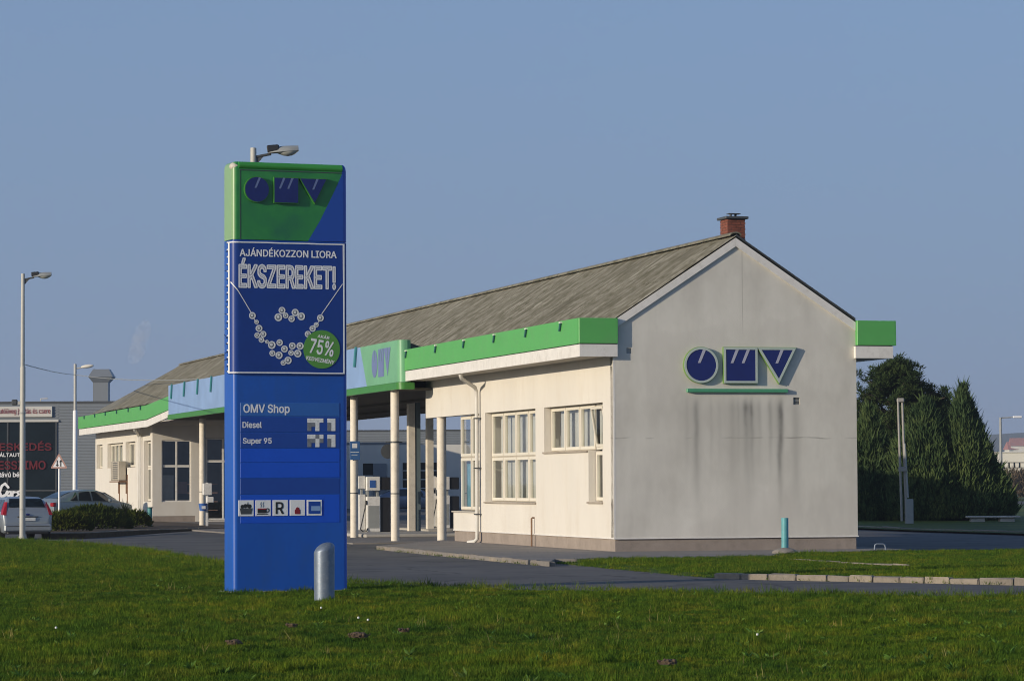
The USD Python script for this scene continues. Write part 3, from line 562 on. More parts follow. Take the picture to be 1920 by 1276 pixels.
part(ST, 'fascia', uzprism(Polygon([(88.9, 4.48), (66.1, 4.48), (59.0, 4.80), (59.0, 5.36), (66.1, 5.10), (88.9, 5.08)]), -0.88, -0.15), GREEN)
part(ST, 'fascia_board', uzprism(Polygon([(88.7, 4.15), (65.9, 4.15), (59.0, 4.50), (59.0, 4.78), (66.1, 4.45), (88.7, 4.45)]), -0.86, -0.80), WHITE)
# canopy fascia with a rounded near end
cs = sbox(-1.06, 17.30, -0.80, 58.85).difference(sbox(-1.06, 17.30, -0.86, 17.50)).union(Point(-0.86, 17.50).buffer(0.20, 8))
cm = prism(cs, 5.73 - 4.52); cm.apply_translation((0, 0, 4.52))
bm = {'tc': ('texture_coordinate', {}), 's': ('separate_xyz', {}), 'm1': ('math', {'math_type': 'multiply_add', 'value2': -0.75}), 'gt': ('math', {'math_type': 'greater_than', 'value2': 18.05}),
      'mx': ('mix_color', {'a': (0.17, 0.42, 0.22), 'b': (0.25, 0.38, 0.62)}), 'n': ('noise_texture', {'scale': 1.2, 'detail': 5.0}), 'r': ('rgb_ramp', {'ramp': [(0.3, (0.88, 0.88, 0.88)), (0.7, (1.06, 1.06, 1.06))]}),
      'mu': ('mix', {'mix_type': 'multiply', 'fac': 1.0}), 'p': ('principled_bsdf', {'roughness': 0.38})}
CANOPYM = usdkit.material(stage, '/World/Looks/canopy_fascia_paint', bm, [('tc.object', 's.vector'), ('s.z', 'm1.value1'), ('s.y', 'm1.value3'), ('m1.value', 'gt.value1'), ('gt.value', 'mx.fac'), ('tc.object', 'n.vector'), ('n.fac', 'r.fac'), ('mx.result', 'mu.color1'), ('r.color', 'mu.color2'), ('mu.color', 'p.base_color')], surface='p.BSDF')
part(ST, 'canopy_fascia', cm, CANOPYM, smooth=40)
lip = sbox(-1.09, 17.27, -0.60, 58.88).difference(sbox(-1.09, 17.27, -0.86, 17.50)).union(Point(-0.86, 17.50).buffer(0.23, 8)); lm = prism(lip, 0.2); lm.apply_translation((0, 0, 4.31))
part(ST, 'canopy_lip', lm, GREEN2, smooth=40)
part(ST, 'canopy_cover', vzprism(Polygon([(-0.80, 5.44), (-0.80, 5.70), (-0.1, 5.46), (-0.1, 5.40)]), 17.52, 58.8), DARKGREY)
def logo_shapes(W):
    """circle, square and triangle with slanting cuts, in a box W wide and 0.314 W high"""
    h = 0.300 * W; o = Point(h / 2, h / 2).buffer(h / 2, 24); s = sbox(0.352 * W, 0, 0.352 * W + h, h)
    t = Polygon([(0.655 * W, h), (W, h), (0.845 * W, 0)])
    sl = lambda x: Polygon([(x, h * 0.56), (x + 0.075 * h, h * 0.56), (x + 0.36 * h, h * 1.2), (x + 0.26 * h, h * 1.2)])
    return (o, s, t), ([sl(0.40 * h)], [sl(0.352 * W + 0.2 * h), sl(0.352 * W + 0.53 * h)], [sl(0.655 * W + 0.53 * h)])
ls, ss = logo_shapes(2.45)
for i, g in enumerate(ls):
    g = g.difference(unary_union(ss[i]))
    part(ST, 'canopy_letter', prism(aff.scale(g, 1, 1.12, origin=(0, 0)), 0.006, FAC(20.75, -1.062) @ trimesh.transformations.translation_matrix((0, 4.74, 0))), PURPLE)
# brackets on the fascias; the near ones are short slanted shadows painted below caps
for u in (17.0, 13.5, 10.4, 7.3, 4.28, 1.25): 
    b_ = part(ST, 'bracket', prism(Polygon([(u, 5.38), (u + .10, 5.38), (u + .20, 5.20), (u + .11, 5.20)]), 0.035, frame((0, 1, 0), (0, 0, 1), (1, 0, 0), (-0.92, 0, 0))), DKTEAL)
    part(b_, 'cap', bx(-0.93, -0.87, u - 0.02, u + 0.12, 5.385, 5.415), WHITE)
for u in (22.8, 27, 31, 35, 39.5, 44, 48.3, 51.4, 54.6, 57.8): part(ST, 'bracket', prism(Polygon([(u - .10, 5.76), (u + .06, 5.76), (u + .30, 5.16), (u + .12, 5.16)]), 0.05, frame((0, 1, 0), (0, 0, 1), (1, 0, 0), (-1.12, 0, 0))), TEAL)
for u in (86.4, 82.5, 78.8, 75, 71.3, 67.6): part(ST, 'bracket', [bx(-0.93, -0.88, u, u + 0.1, 4.93, 5.1)], DKTEAL)

# roof: corrugated sheets, two rows on each slope, each sheet its own piece on the visible side
def roof_sheet(u0, u1, v0, v1, lift, nx=None, side=1):
    w = 0.177; k = max(2, int(round((u1 - u0) / w)) * 6); us = np.linspace(u0, u1, k + 1); vs = np.linspace(v0, v1, 3)
    U, V = np.meshgrid(us, vs, indexing='ij')
    Z = RP - abs(3.04 - V) * (RP - EV) / 3.24 + 0.028 * np.cos(U * 2 * np.pi / w) + lift
    p = np.stack([V, U, Z], -1).reshape(-1, 3); ny = 3
    i, j = np.meshgrid(np.arange(k), np.arange(2), indexing='ij'); a = (i * ny + j).ravel()
    f = np.vstack([np.stack([a, a + 1, a + ny + 1], 1), np.stack([a, a + ny + 1, a + ny], 1)])
    m = trimesh.Trimesh(p, f, process=False)
    if m.face_normals[:, 2].mean() < 0: m.invert()
    return m
U_HIP, U_END = 80.5, 88.95
n = 0; u = -0.05
while u < 80.3:
    l = 1.062
    for r, (a, b) in enumerate([(-0.3, 1.55), (1.40, 3.04)]):
        part(ST, 'roof_sheet', roof_sheet(u, u + l + 0.05, a, b, 0.010 * r + (0.006 if n % 2 else 0.0) + random.uniform(-0.005, 0.007)), ROOFS[random.choice([0, 0, 1, 2])])
    u += l; n += 1
part(ST, 'roof_slope', roof_sheet(-0.05, 80.3, 3.04, 6.4, 0.0), ROOFS[1])
hip = trimesh.Trimesh([(-0.3, 80.3, EV - .05), (3.04, 80.3, RP + .02), (3.04, U_HIP, RP + .02), (-0.3, U_END, EV - .12), (6.4, U_END, EV - .12), (6.4, 80.3, EV - .05)], [(0, 2, 1), (0, 3, 2), (3, 4, 2), (4, 5, 2), (5, 1, 2)], process=False)
for k, (a, b, c) in enumerate([(0, 3, 2), (3, 4, 2)]): pass
if hip.face_normals[:, 2].mean() < 0: hip.invert()
part(ST, 'roof_hip', hip, ROOFS[0])
rc = [(3.04 + 0.15 * math.sin(t), RP + 0.055 + 0.10 * (math.cos(t) - 0.55)) for t in np.linspace(-1.2, 1.2, 9)]
ridge = Polygon(rc + [(x, z - 0.03) for x, z in rc[::-1]]); part(ST, 'ridge_cap', vzprism(ridge, -0.07, U_HIP), ROOFS[0], smooth=40)
# verge boards on the gable rakes and ceiling below the roof
sl = (RP - EV) / 3.24
def rake(v0, v1, off, th, u0, u1):
    zz = lambda v: RP - abs(3.04 - v) * sl + off
    return vzprism(Polygon([(v0, zz(v0)), (v1, zz(v1)), (v1, zz(v1) - th), (v0, zz(v0) - th)]), u0, u1)
part(ST, 'barge_board', rake(-0.12, 3.038, -0.045, 0.20, -0.062, -0.012), WHITE)
part(ST, 'barge_board', rake(3.042, 6.055, -0.045, 0.20, -0.062, -0.012), WHITE)
part(ST, 'verge_tile', rake(3.05, 6.05, 0.05, 0.035, -0.07, 0.1), DARKGREY)
# chimney behind the gable
CX, CY = 0.33, -0.78
ch = part(ST, 'chimney', bx(2.72 + CX, 3.14 + CX, 1.30 + CY, 1.80 + CY, 6.9, 7.87), MORTAR)
bricks = []
for r in range(12):
    z = 7.08 + r * 0.066
    for (x0, x1, y0, y1, along) in [(2.705, 3.155, 1.285, 1.31, 'x'), (2.705, 3.155, 1.79, 1.815, 'x'), (2.705, 2.73, 1.312, 1.788, 'y'), (3.13, 3.155, 1.312, 1.788, 'y')]:
        L = (x1 - x0) if along == 'x' else (y1 - y0); o = 0.0 if r % 2 else -0.11; s = o
        while s < L:
            a, b = max(0, s), min(L, s + 0.21); s += 0.225
            if b - a > 0.03:
                bricks.append(bx(x0 + a, x0 + b, y0, y1, z, z + 0.056) if along == 'x' else bx(x0, x1, y0 + a, y0 + b, z, z + 0.056))
bricks = cat(bricks); bricks.apply_translation((CX, CY, 0)); part(ch, 'brickwork', bricks, BRICK, kind='stuff')
part(ch, 'cap', [cbox(2.64 + CX, 3.22 + CX, 1.22 + CY, 1.88 + CY, 7.875, 7.935, 0.01)], DARKGREY, label='dark projecting cap')
part(ch, 'flue', [cyl((2.86 + CX, 1.5 + CY, 7.93), (2.86 + CX, 1.5 + CY, 8.02), 0.03, 10), cyl((3.02 + CX, 1.6 + CY, 7.93), (3.02 + CX, 1.6 + CY, 8.01), 0.03, 10), bx(2.8 + CX, 3.1 + CX, 1.45 + CY, 1.65 + CY, 8.01, 8.025)], DARKGREY)
# columns
for i, (u, v, zb, r) in enumerate([(18.9, -0.80, -0.06, 0.125), (25.2, -0.62, -0.06, 0.125), (38.0, -0.6, -0.06, 0.125), (47.0, -0.5, -0.06, 0.125), (56.0, -0.12, -0.06, 0.13)]):
    c = part(ST, 'column', cyl((v, u, zb), (v, u, 4.31), r, 24), COLUMN, smooth=30)
    part(c, 'strap', cyl((v, u, 1.30), (v, u, 1.33), r + 0.006, 24), DARKGREY, smooth=30)
part(ST, 'column', cyl((0.15, 17.1, -0.1), (0.15, 17.1, 3.50), 0.135, 24), COLUMN, smooth=30)
part(ST, 'column', cyl((0.2, 70.2, 0.2), (0.2, 70.2, 3.62), 0.2, 20), COLUMN, smooth=30)
for u, v in ((30.7, 2.45), (35.0, 4.15)):
    part(ST, 'pillar', bx(v, v + 0.22, u, u + 0.26, -0.06, 4.31), COLUMN)
part(ST, 'pillar', bx(2.69, 2.86, 30.72, 30.98, -0.06, 4.31), COLDARK)
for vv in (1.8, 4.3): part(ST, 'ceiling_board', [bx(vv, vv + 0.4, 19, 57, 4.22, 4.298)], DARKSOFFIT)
# downpipes
dpu = 12.15
part(ST, 'downpipe', tube([(-0.76, 11.35, 4.60), (-0.76, 11.36, 4.50), (-0.72, 11.42, 4.42), (-0.18, 12.05, 4.20), (-0.12, dpu, 4.10), (-0.11, dpu, 3.9), (-0.11, dpu, 0.30), (-0.11, dpu, 0.10), (-0.17, dpu + 0.05, 0.03), (-0.30, dpu + 0.25, 0.0)], 0.052, 12), PIPE, smooth=50)
part(ST, 'pipe_clip', [bx(-0.18, 0, dpu - .075, dpu + .075, z, z + 0.03) for z in (0.75, 2.0, 3.35)], DARKGREY)
part(ST, 'downpipe', tube([(-0.75, 70.3, 4.2), (-0.72, 70.5, 4.08), (-0.15, 73.2, 3.92), (-0.11, 73.4, 3.8), (-0.11, 73.4, 0.1)], 0.07, 10), PIPE, smooth=50)
part(ST, 'downpipe', cyl((-0.10, 72.95, 0.1), (-0.10, 72.95, 4.2), 0.05, 8), PIPE, smooth=30)
part(ST, 'iron_pipe', tube([(0.02, 6.83, 0.72), (-0.06, 6.83, 0.72), (-0.08, 6.83, 0.70), (-0.08, 6.83, -0.03)], 0.022, 8), RUST, smooth=50)
part(ST, 'cable', [cyl((-0.02, 80.2, 0.3), (-0.02, 80.2, 2.1), 0.03, 6), cyl((-0.02, 77.6, 0.3), (-0.02, 77.6, 2.1), 0.03, 6)], RUST)
# pump islands
for k, (v0, v1, u0, u1) in enumerate([(-0.35, 2.9, 24.8, 33.5), (3.9, 5.6, 34.0, 40)]):
    part(ST, 'pump_island', cbox(v0, v1, u0, u1, -0.07, 0.04, 0.03), CONC)

# ------------------------------------------------------------------ logo on the gable, things fixed to the building
SG = thing('wall_sign', 'navy circle square and triangle sign with silver rims on the gable wall', 'sign', OO, YAW)
W = 2.80
shapes, slashes = logo_shapes(W)
for i, (g, sl_) in enumerate(zip(shapes, slashes)):
    g = aff.translate(aff.scale(g, 1, 1.0, origin=(0, 0)), 1.72, 3.935); sl_ = [aff.translate(s, 1.72, 3.935) for s in sl_]
    outer = g.buffer(0.012, join_style=2)
    face = g.buffer(-0.048, join_style=2)
    b = part(SG, 'letter', prism(outer, 0.075, XZ(-0.012)), SIGNGREEN)
    part(b, 'rim', prism(g.difference(face.buffer(-0.002, join_style=2)), 0.018, XZ(-0.087)), RIM)
    part(b, 'face', prism(face, 0.006, XZ(-0.088)), NAVY)
    cut = unary_union(sl_).intersection(g.buffer(-0.03, join_style=2))
    part(b, 'slash', prism(cut, 0.012, XZ(-0.0885)), SLASH)
part(SG, 'bar', cbox(1.79, 4.31, -0.10, -0.012, 3.715, 3.80, 0.008), BARGREEN, label='thin green bar below the letters')
AC = thing('air_conditioner', 'rusty beige outdoor unit bracketed to the shop wall under small windows', 'air conditioner', uvw(79.0, 0), YAW)
ACM = mat('weathered_beige_metal', (0.40, 0.36, 0.29), 0.6, 0.2, 2.0, dirt=(0.25, 0.20, 0.14))
part(AC, 'housing', cbox(-0.42, -0.06, -1.2, 1.4, 1.82, 2.75, 0.03), ACM)
part(AC, 'grille', [bx(-0.435, -0.42, -0.9, 0.6, 1.92 + k * 0.09, 1.95 + k * 0.09) for k in range(9)], DARKGREY)
part(AC, 'bracket', [bx(-0.45, 0, -1.4, 1.6, 1.74, 1.80), bx(-0.06, 0, -1.2, -1.1, 1.2, 1.74), bx(-0.06, 0, 1.3, 1.4, 1.2, 1.74)], RUST)

# fuel pumps
def fuel_pump(u, v, label, rot=0.0):
    P = thing('fuel_pump', label, 'fuel pump', uvw(u, v, 0.04), YAW + rot, 'fuel pumps under the canopy')
    part(P, 'body', cbox(0, 0.46, 0, 0.5, 0, 1.15, 0.02), PUMPWHITE)
    part(P, 'side_cabinet', cbox(-0.24, -0.01, 0.12, 0.42, 0.06, 1.22, 0.02), PUMPWHITE)
    part(P, 'rear_cabinet', cbox(0.465, 0.80, 0.04, 0.5, 0, 1.12, 0.02), BLACK)
    part(P, 'panel', bx(0.05, 0.41, -0.008, 0, 0.12, 0.85), GREYPLASTIC)
    for q in (bx(0.04, 0.10, 0.1, 0.4, 1.15, 1.34), bx(0.36, 0.42, 0.1, 0.4, 1.15, 1.34), bx(-0.15, -0.09, 0.2, 0.3, 1.22, 1.40)): part(P, 'post', q, GREYPLASTIC)
    hd = part(P, 'head', cbox(0.0, 0.46, 0.02, 0.48, 1.34, 1.80, 0.02), PUMPWHITE)
    part(hd, 'display', bx(0.11, 0.30, 0.008, 0.02, 1.44, 1.68), PLASTICBLUE)
    part(P, 'rear_head', cbox(0.465, 0.80, 0.05, 0.45, 1.36, 1.78, 0.02), BLACK)
    part(P, 'side_head', cbox(-0.26, -0.01, 0.12, 0.42, 1.40, 1.82, 0.02), PUMPWHITE)
    part(P, 'hose', tube([(-0.02, 0.08, 0.95), (-0.06, 0.02, 0.75), (-0.18, -0.02, 0.25), (-0.22, -0.03, 0.1), (-0.16, -0.04, 0.03), (-0.02, -0.03, 0.03), (0.03, 0.0, 0.12)], 0.02, 8), BLACK, smooth=60)
    part(P, 'nozzle', [cbox(-0.04, 0.0, -0.02, 0.1, 0.88, 1.02, 0.012)], BLACK)
    return P
fuel_pump(29.5, 0.75, 'white fuel pump with square display box between the round columns')
fuel_pump(35.8, 4.7, 'white fuel pump half hidden behind the column by the kiosk')
PS = thing('column_sign', 'small blue sign plate strapped to the round canopy column', 'sign', uvw(25.2, -0.62), YAW)
part(PS, 'plate', cbox(-0.17, 0.15, -0.16, -0.145, 2.35, 2.93, 0.005), SIGNBLUE)
part(PS, 'print', [bx(-0.10, 0.06, -0.164, -0.16, 2.72, 2.86), bx(-0.15, 0.12, -0.164, -0.16, 2.58, 2.60), bx(-0.12, 0.07, -0.164, -0.16, 2.50, 2.515)], WHITEPAINT)
RS = thing('round_sign', 'dark back of a round traffic sign clamped to canopy column', 'sign', uvw(18.9, -0.80), YAW)
part(RS, 'disc', cyl((-0.13, 0.33, 2.55), (-0.13, 0.36, 2.55), 0.215, 28), DARKGREY, smooth=30)
part(RS, 'clamp', [bx(-0.25, 0.25, 0.12, 0.16, 2.80, 2.83), cyl((0, 0, 2.79), (0, 0, 2.84), 0.132, 20)], DARKGREY)
WT = thing('service_stand', 'white post with paper dispenser and blue bucket beside the shop door', 'stand', uvw(53.6, -0.35, -0.06), YAW)
part(WT, 'post', bx(-0.03, 0.05, 0, 0.08, 0, 1.75), PUMPWHITE)
part(WT, 'dispenser', cbox(-0.16, 0.20, -0.06, 0.16, 1.25, 1.72, 0.02), PUMPWHITE)
part(WT, 'dispenser', cbox(-0.02, 0.26, -0.1, 0.14, 0.95, 1.18, 0.02), PUMPWHITE)
bk = part(WT, 'bucket', tube([(-0.18, -0.08, 0.62), (-0.18, -0.08, 0.92)], [0.13, 0.17], 16), PLASTICBLUE, smooth=40)
part(bk, 'label_patch', bx(-0.25, -0.1, -0.262, -0.25, 0.7, 0.82), WHITEPAINT)

# ------------------------------------------------------------------ the price pylon (local x along the face, y into it)
PA = math.radians(22)
PY = thing('price_pylon', 'tall blue and green price pylon with jewellery poster standing on the lawn', 'sign', at(421, 1113, 48.6) * [1, 1, 0] + [0, 0, -0.21], PA)
PX0, PW, PT, PR = 0.14, 2.05, 0.53, 0.08
def rprism(x0, x1, y0, y1, z0, z1, r):
    m = prism(rbox(x0, y0, x1, y1, r).simplify(0.001), z1 - z0); m.apply_translation((0, 0, z0)); return m
part(PY, 'base_plate', cbox(PX0 - 0.05, PW + 0.01, -0.05, PT + 0.06, 0.04, 0.135, 0.01), CONC)
part(PY, 'body', rprism(PX0, PW, 0, PT, 0.125, 5.665, PR), PYBLUE, smooth=25)
hv = []
for (x, y) in ((PX0 + PR, PR), (PW - PR, PR), (PX0 + PR, PT - PR), (PW - PR, PT - PR)):
    for t in np.linspace(0, 2 * np.pi, 40, endpoint=False):
        hv.append((x + PR * math.cos(t), y + PR * math.sin(t), 5.675))
        for e in np.linspace(0, math.pi / 2, 8):
            rr = PR - 0.06 * (1 - math.cos(e)); hv.append((x + rr * math.cos(t), y + rr * math.sin(t), 6.80 + 0.11 * math.sin(e)))
head = trimesh.convex.convex_hull(np.array(hv))
# how the banner bends round the two front corners: x along the face -> surface point
_t = np.linspace(0, math.pi / 2, 30)
_lx, _ly = PX0 + PR - PR * np.sin(_t), PR - PR * np.cos(_t)
_ls = np.concatenate([[PX0 - 0.303 * 0.30], (_lx - 0.303 * _ly)[::-1]]); _lx = np.concatenate([[PX0], _lx[::-1]]); _ly = np.concatenate([[0.30], _ly[::-1]])
_t = np.linspace(0, 1.0, 30)
_rx, _ry = PW - PR + PR * np.sin(_t), PR - PR * np.cos(_t); _rs = _rx - 0.303 * _ry
_S, _SX, _SY = np.concatenate([_ls, _rs]), np.concatenate([_lx, _rx]), np.concatenate([_ly, _ry])
def wrap(m, fine=True):
    if fine:
        v, f = trimesh.remesh.subdivide_to_size(m.vertices, m.faces, 0.05); m = trimesh.Trimesh(v, f, process=False)
    v = np.array(m.vertices); x = np.interp(v[:, 0], _S, _SX); y = np.interp(v[:, 0], _S, _SY)
    gx, gy = np.interp(v[:, 0] + .004, _S, _SX) - np.interp(v[:, 0] - .004, _S, _SX), np.interp(v[:, 0] + .004, _S, _SY) - np.interp(v[:, 0] - .004, _S, _SY)
    L = np.hypot(gx, gy) + 1e-9; d = -v[:, 1]
    return trimesh.Trimesh(np.column_stack([x + gy / L * d, y - gx / L * d, v[:, 2]]), m.faces, process=False)
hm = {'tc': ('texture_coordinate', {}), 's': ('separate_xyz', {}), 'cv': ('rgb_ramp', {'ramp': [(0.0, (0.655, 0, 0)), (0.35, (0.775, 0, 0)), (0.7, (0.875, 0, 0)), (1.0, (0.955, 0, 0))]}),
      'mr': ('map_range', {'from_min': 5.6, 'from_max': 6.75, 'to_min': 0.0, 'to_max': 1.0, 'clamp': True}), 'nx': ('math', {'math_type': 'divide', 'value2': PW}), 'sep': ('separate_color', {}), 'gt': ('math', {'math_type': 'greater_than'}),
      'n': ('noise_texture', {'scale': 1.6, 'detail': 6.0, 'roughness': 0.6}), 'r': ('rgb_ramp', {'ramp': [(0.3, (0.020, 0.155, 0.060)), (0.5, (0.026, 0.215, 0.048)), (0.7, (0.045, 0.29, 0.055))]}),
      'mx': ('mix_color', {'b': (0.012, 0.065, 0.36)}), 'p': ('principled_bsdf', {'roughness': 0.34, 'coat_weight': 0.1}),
      'fs': ('map_range', {'range_type': 'smoothstep', 'from_min': PX0 + 0.07, 'from_max': PX0 + 0.005, 'to_min': 0.0, 'to_max': 0.75, 'clamp': True}), 'mf': ('mix_color', {'b': (0.30, 0.44, 0.22)})}   # sun-facing side painted paler, adding to its lit look
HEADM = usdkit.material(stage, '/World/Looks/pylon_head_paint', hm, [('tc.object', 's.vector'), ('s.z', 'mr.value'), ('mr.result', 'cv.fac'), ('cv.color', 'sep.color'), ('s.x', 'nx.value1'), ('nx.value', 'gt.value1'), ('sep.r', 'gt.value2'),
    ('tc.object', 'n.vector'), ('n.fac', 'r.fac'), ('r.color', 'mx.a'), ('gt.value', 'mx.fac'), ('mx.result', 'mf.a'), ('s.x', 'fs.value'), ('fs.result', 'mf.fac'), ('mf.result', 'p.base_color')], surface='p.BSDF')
HEADROLL = mat('pylon_head_roll', (0.05, 0.30, 0.05), 0.35, 0.12, 2.0)
PATCHW = mat('worn_white_patch', (0.55, 0.52, 0.44), 0.6, 0.2, 9.0, dirt=(0.30, 0.10, 0.08))
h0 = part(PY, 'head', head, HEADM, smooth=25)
part(PY, 'top_roll', [tube([(PX0 + 0.10, 0.035, 6.845), (PW - 0.09, 0.035, 6.845)], 0.062, 16), ], HEADROLL, smooth=40)
part(PY, 'head_joint', [bx(0.258, 0.266, -0.004, 0.01, 5.68, 6.78), bx(0.267, PW - 0.1, -0.006, 0.01, 6.768, 6.78)], DARKGREY)
cap = trimesh.creation.icosphere(3, 0.135); cap.apply_scale((1, 1, 0.75)); cap.apply_scale(0.72); cap.apply_translation((PX0 + 0.075, 0.10, 6.83)); part(PY, 'corner_patch', cap, PATCHW, smooth=True, label='worn white corner with a rust-red spot')
shapes, slashes = logo_shapes(1.38)
for i, (g, sl_) in enumerate(zip(shapes, slashes)):
    g = aff.translate(g, 0.32, 6.26); sl_ = unary_union([aff.translate(s, 0.32, 6.26) for s in sl_]).intersection(g.buffer(-0.012))
    b = part(PY, 'letter', prism(g, 0.045, XZ(0.0)), GREEN2)
    part(b, 'face', prism(g.buffer(-0.012, join_style=2).difference(sl_.buffer(0.003)), 0.006, XZ(-0.045)), NAVY)
    part(b, 'slash', prism(sl_, 0.006, XZ(-0.0452)), PURPLE)
# poster banner
pz0, pz1 = 3.55, 5.65
PB = part(PY, 'poster', wrap(bx(0.085, 2.0, -0.03, -0.004, pz0, pz1)), POSTER, smooth=30)
part(PB, 'border', wrap(prism(sbox(0.095, pz0 + 0.012, 1.985, pz1 - 0.012).difference(sbox(0.118, pz0 + 0.032, 1.962, pz1 - 0.032)), 0.004, XZ(-0.0302))), WHITEPAINT)
t1 = fit(text2d('AJÁNDÉKOZZON LIORA', True), 0.245, 5.405, 1.855, 5.55)
part(PB, 'lettering', wrap(prism(t1, 0.004, XZ(-0.0302))), WHITEPAINT)
x = 0.235; words_ = text2d('ÉKSZEREKET!', True)
t2 = fit(words_, 0.235, 4.91, 1.835, 5.375)
t2o = t2.buffer(0.009, join_style=2); t2i = t2.buffer(-0.0115, join_style=2)
part(PB, 'lettering', wrap(prism(t2o.difference(t2i.buffer(0.0)).union(t2.buffer(-0.0185, join_style=2)), 0.004, XZ(-0.0302))), WHITEPAINT, label='inline capitals')
def seg2(p, q, w): return LineString([p, q]).buffer(w, cap_style=2)
part(PB, 'chain', wrap(prism(unary_union([seg2((0.13, 5.0), (0.43, 4.52), 0.006), seg2((1.955, 5.0), (1.60, 4.51), 0.006)] + [seg2((0.47, 4.43), (0.52, 4.36), 0.006), seg2((0.60, 4.09), (0.69, 4.06), 0.006), seg2((1.56, 4.40), (1.50, 4.33), 0.006)]), 0.003, XZ(-0.0302))), SILVERPRINT)
beads = [(0.45, 4.47, .055), (1.58, 4.45, .055), (0.52, 4.37, .035), (0.56, 4.27, .055), (0.53, 4.16, .045), (0.63, 4.18, .05), (0.60, 4.09, .045), (0.69, 4.06, .03), (0.77, 4.01, .062), (0.90, 4.05, .052), (0.78, 3.88, .048), (0.89, 3.85, .058), (0.98, 3.95, .055), (1.11, 4.0, .055), (1.09, 3.89, .045), (1.20, 3.88, .06), (1.24, 4.0, .058), (1.04, 3.77, .058), (0.96, 3.73, .042), (0.88, 4.45, .062), (0.94, 4.56, .055), (1.0, 4.48, .045), (1.10, 4.43, .052), (1.16, 4.53, .058), (1.26, 4.47, .062), (1.51, 4.34, .04), (1.45, 4.28, .05), (1.37, 4.19, .05)]
for (bx_, bz, br) in beads:
    ring = Point(bx_, bz).buffer(br, 12).difference(Point(bx_, bz).buffer(br * 0.66, 12)).union(Point(bx_ - br * .1, bz + br * .1).buffer(br * 0.38, 8))
    bb = part(PB, 'bead', prism(Point(bx_, bz).buffer(br * 0.98, 10), 0.002, XZ(-0.0302)), SILVERDK)
    part(PB, 'facet', prism(ring, 0.003, XZ(-0.0322)), SILVERPRINT)
bd = part(PB, 'discount_badge', prism(Point(1.60, 3.95).buffer(0.305, 32), 0.004, XZ(-0.034)), PRINTGREEN)
rot = lambda s: aff.rotate(s, -9, origin=(1.60, 3.95))
part(PB, 'lettering', prism(rot(unary_union([fit(text2d('75%', True), 1.40, 3.86, 1.80, 4.10), fit(text2d('AKÁR', True), 1.50, 4.125, 1.70, 4.185), fit(text2d('KEDVEZMÉNY', True), 1.37, 3.745, 1.84, 3.825)])), 0.003, XZ(-0.0382)), WHITEPAINT)
lace = []; eye = []
for k in range(19):
    z = pz0 + 0.04 + k * (pz1 - pz0 - 0.06) / 18
    for sx, x0, x1 in ((-1, PX0, PX0 - 0.012), (1, PW - 0.02, PW + 0.012)):
        j = random.uniform(-0.02, 0.02)
        lace.append(tube([(x0 - 0.026 * (sx < 0), 0.17 if sx < 0 else 0.03, z), (x1, 0.24, z + j), (x1, 0.33, z + j * 1.6)], 0.006, 6))
        if random.random() < 0.5: lace.append(tube([(x1, 0.28, z + j), (x1 + sx * random.uniform(0.02, 0.05), 0.27, z + j + random.uniform(-0.04, 0.06))], 0.005, 5))
        if sx < 0: e = trimesh.creation.icosphere(1, 0.014); e.apply_translation((x0 - 0.034, 0.168, z)); eye.append(e)
part(PB, 'lacing', lace, BLACK, kind='stuff'); part(PB, 'eyelets', eye, WHITEPAINT, kind='stuff')
# price strips and print
def strip(z0, z1, m, d=0.006): return part(PY, 'price_panel', cbox(0.262, 1.905, -d, 0.01, z0, z1, 0.003), m)
s1 = strip(2.885, 3.10, PYBLUE2); s2 = strip(2.635, 2.875, PYBLUE3); s3 = strip(2.385, 2.625, PYBLUE3)
strip(2.16, 2.375, PYBLUE4); strip(1.915, 2.15, PYBLUE4); strip(1.655, 1.905, PYBLUE3, 0.004); strip(1.20, 1.645, PYBLUE4, 0.004)
part(s1, 'lettering', prism(fit(text2d('OMV Shop', True), 0.31, 2.905, 1.075, 3.075), 0.003, XZ(-0.0062)), WHITEPAINT)
part(s2, 'lettering', prism(fit(text2d('Diesel', True), 0.295, 2.70, 0.61, 2.80), 0.003, XZ(-0.0062)), WHITEPAINT)
part(s3, 'lettering', prism(fit(text2d('Super 95', True), 0.30, 2.43, 0.775, 2.545), 0.003, XZ(-0.0062)), WHITEPAINT)
for s_, zb in ((s2, 2.655), (s3, 2.40)):
    cells = [(0, 2, .5), (1, 2, .75), (2, 2, .55), (3, 2, .5), (0, 1, .35), (2, 1, .8), (0, 0, .4), (2, 0, .75), (1, 1, .2), (5, 2, .7), (6, 2, .75), (6, 1, .8), (6, 0, .8), (5, 0, .4), (5, 1, .22)]
    if zb < 2.5: cells = [(0, 2, .7), (1, 2, .75), (2, 2, .4), (3, 2, .7), (0, 1, .3), (1, 1, .3), (2, 1, .8), (0, 0, .3), (2, 0, .8), (3, 1, .3), (5, 2, .5), (6, 2, .75), (5, 1, .45), (6, 1, .8), (6, 0, .8), (5, 0, .3)]
    hi = [c for c in cells if c[2] >= .5]; lo = [c for c in cells if c[2] < .5]
    for cs_, m_ in ((hi, SILVERPRINT), (lo, SILVERDK)):
        for c, r, _ in cs_: part(s_, 'digit_block', bx(1.365 + c * 0.067, 1.365 + (c + 1) * 0.067, -0.0095, -0.0062, zb + r * 0.066, zb + (r + 1) * 0.066), m_)
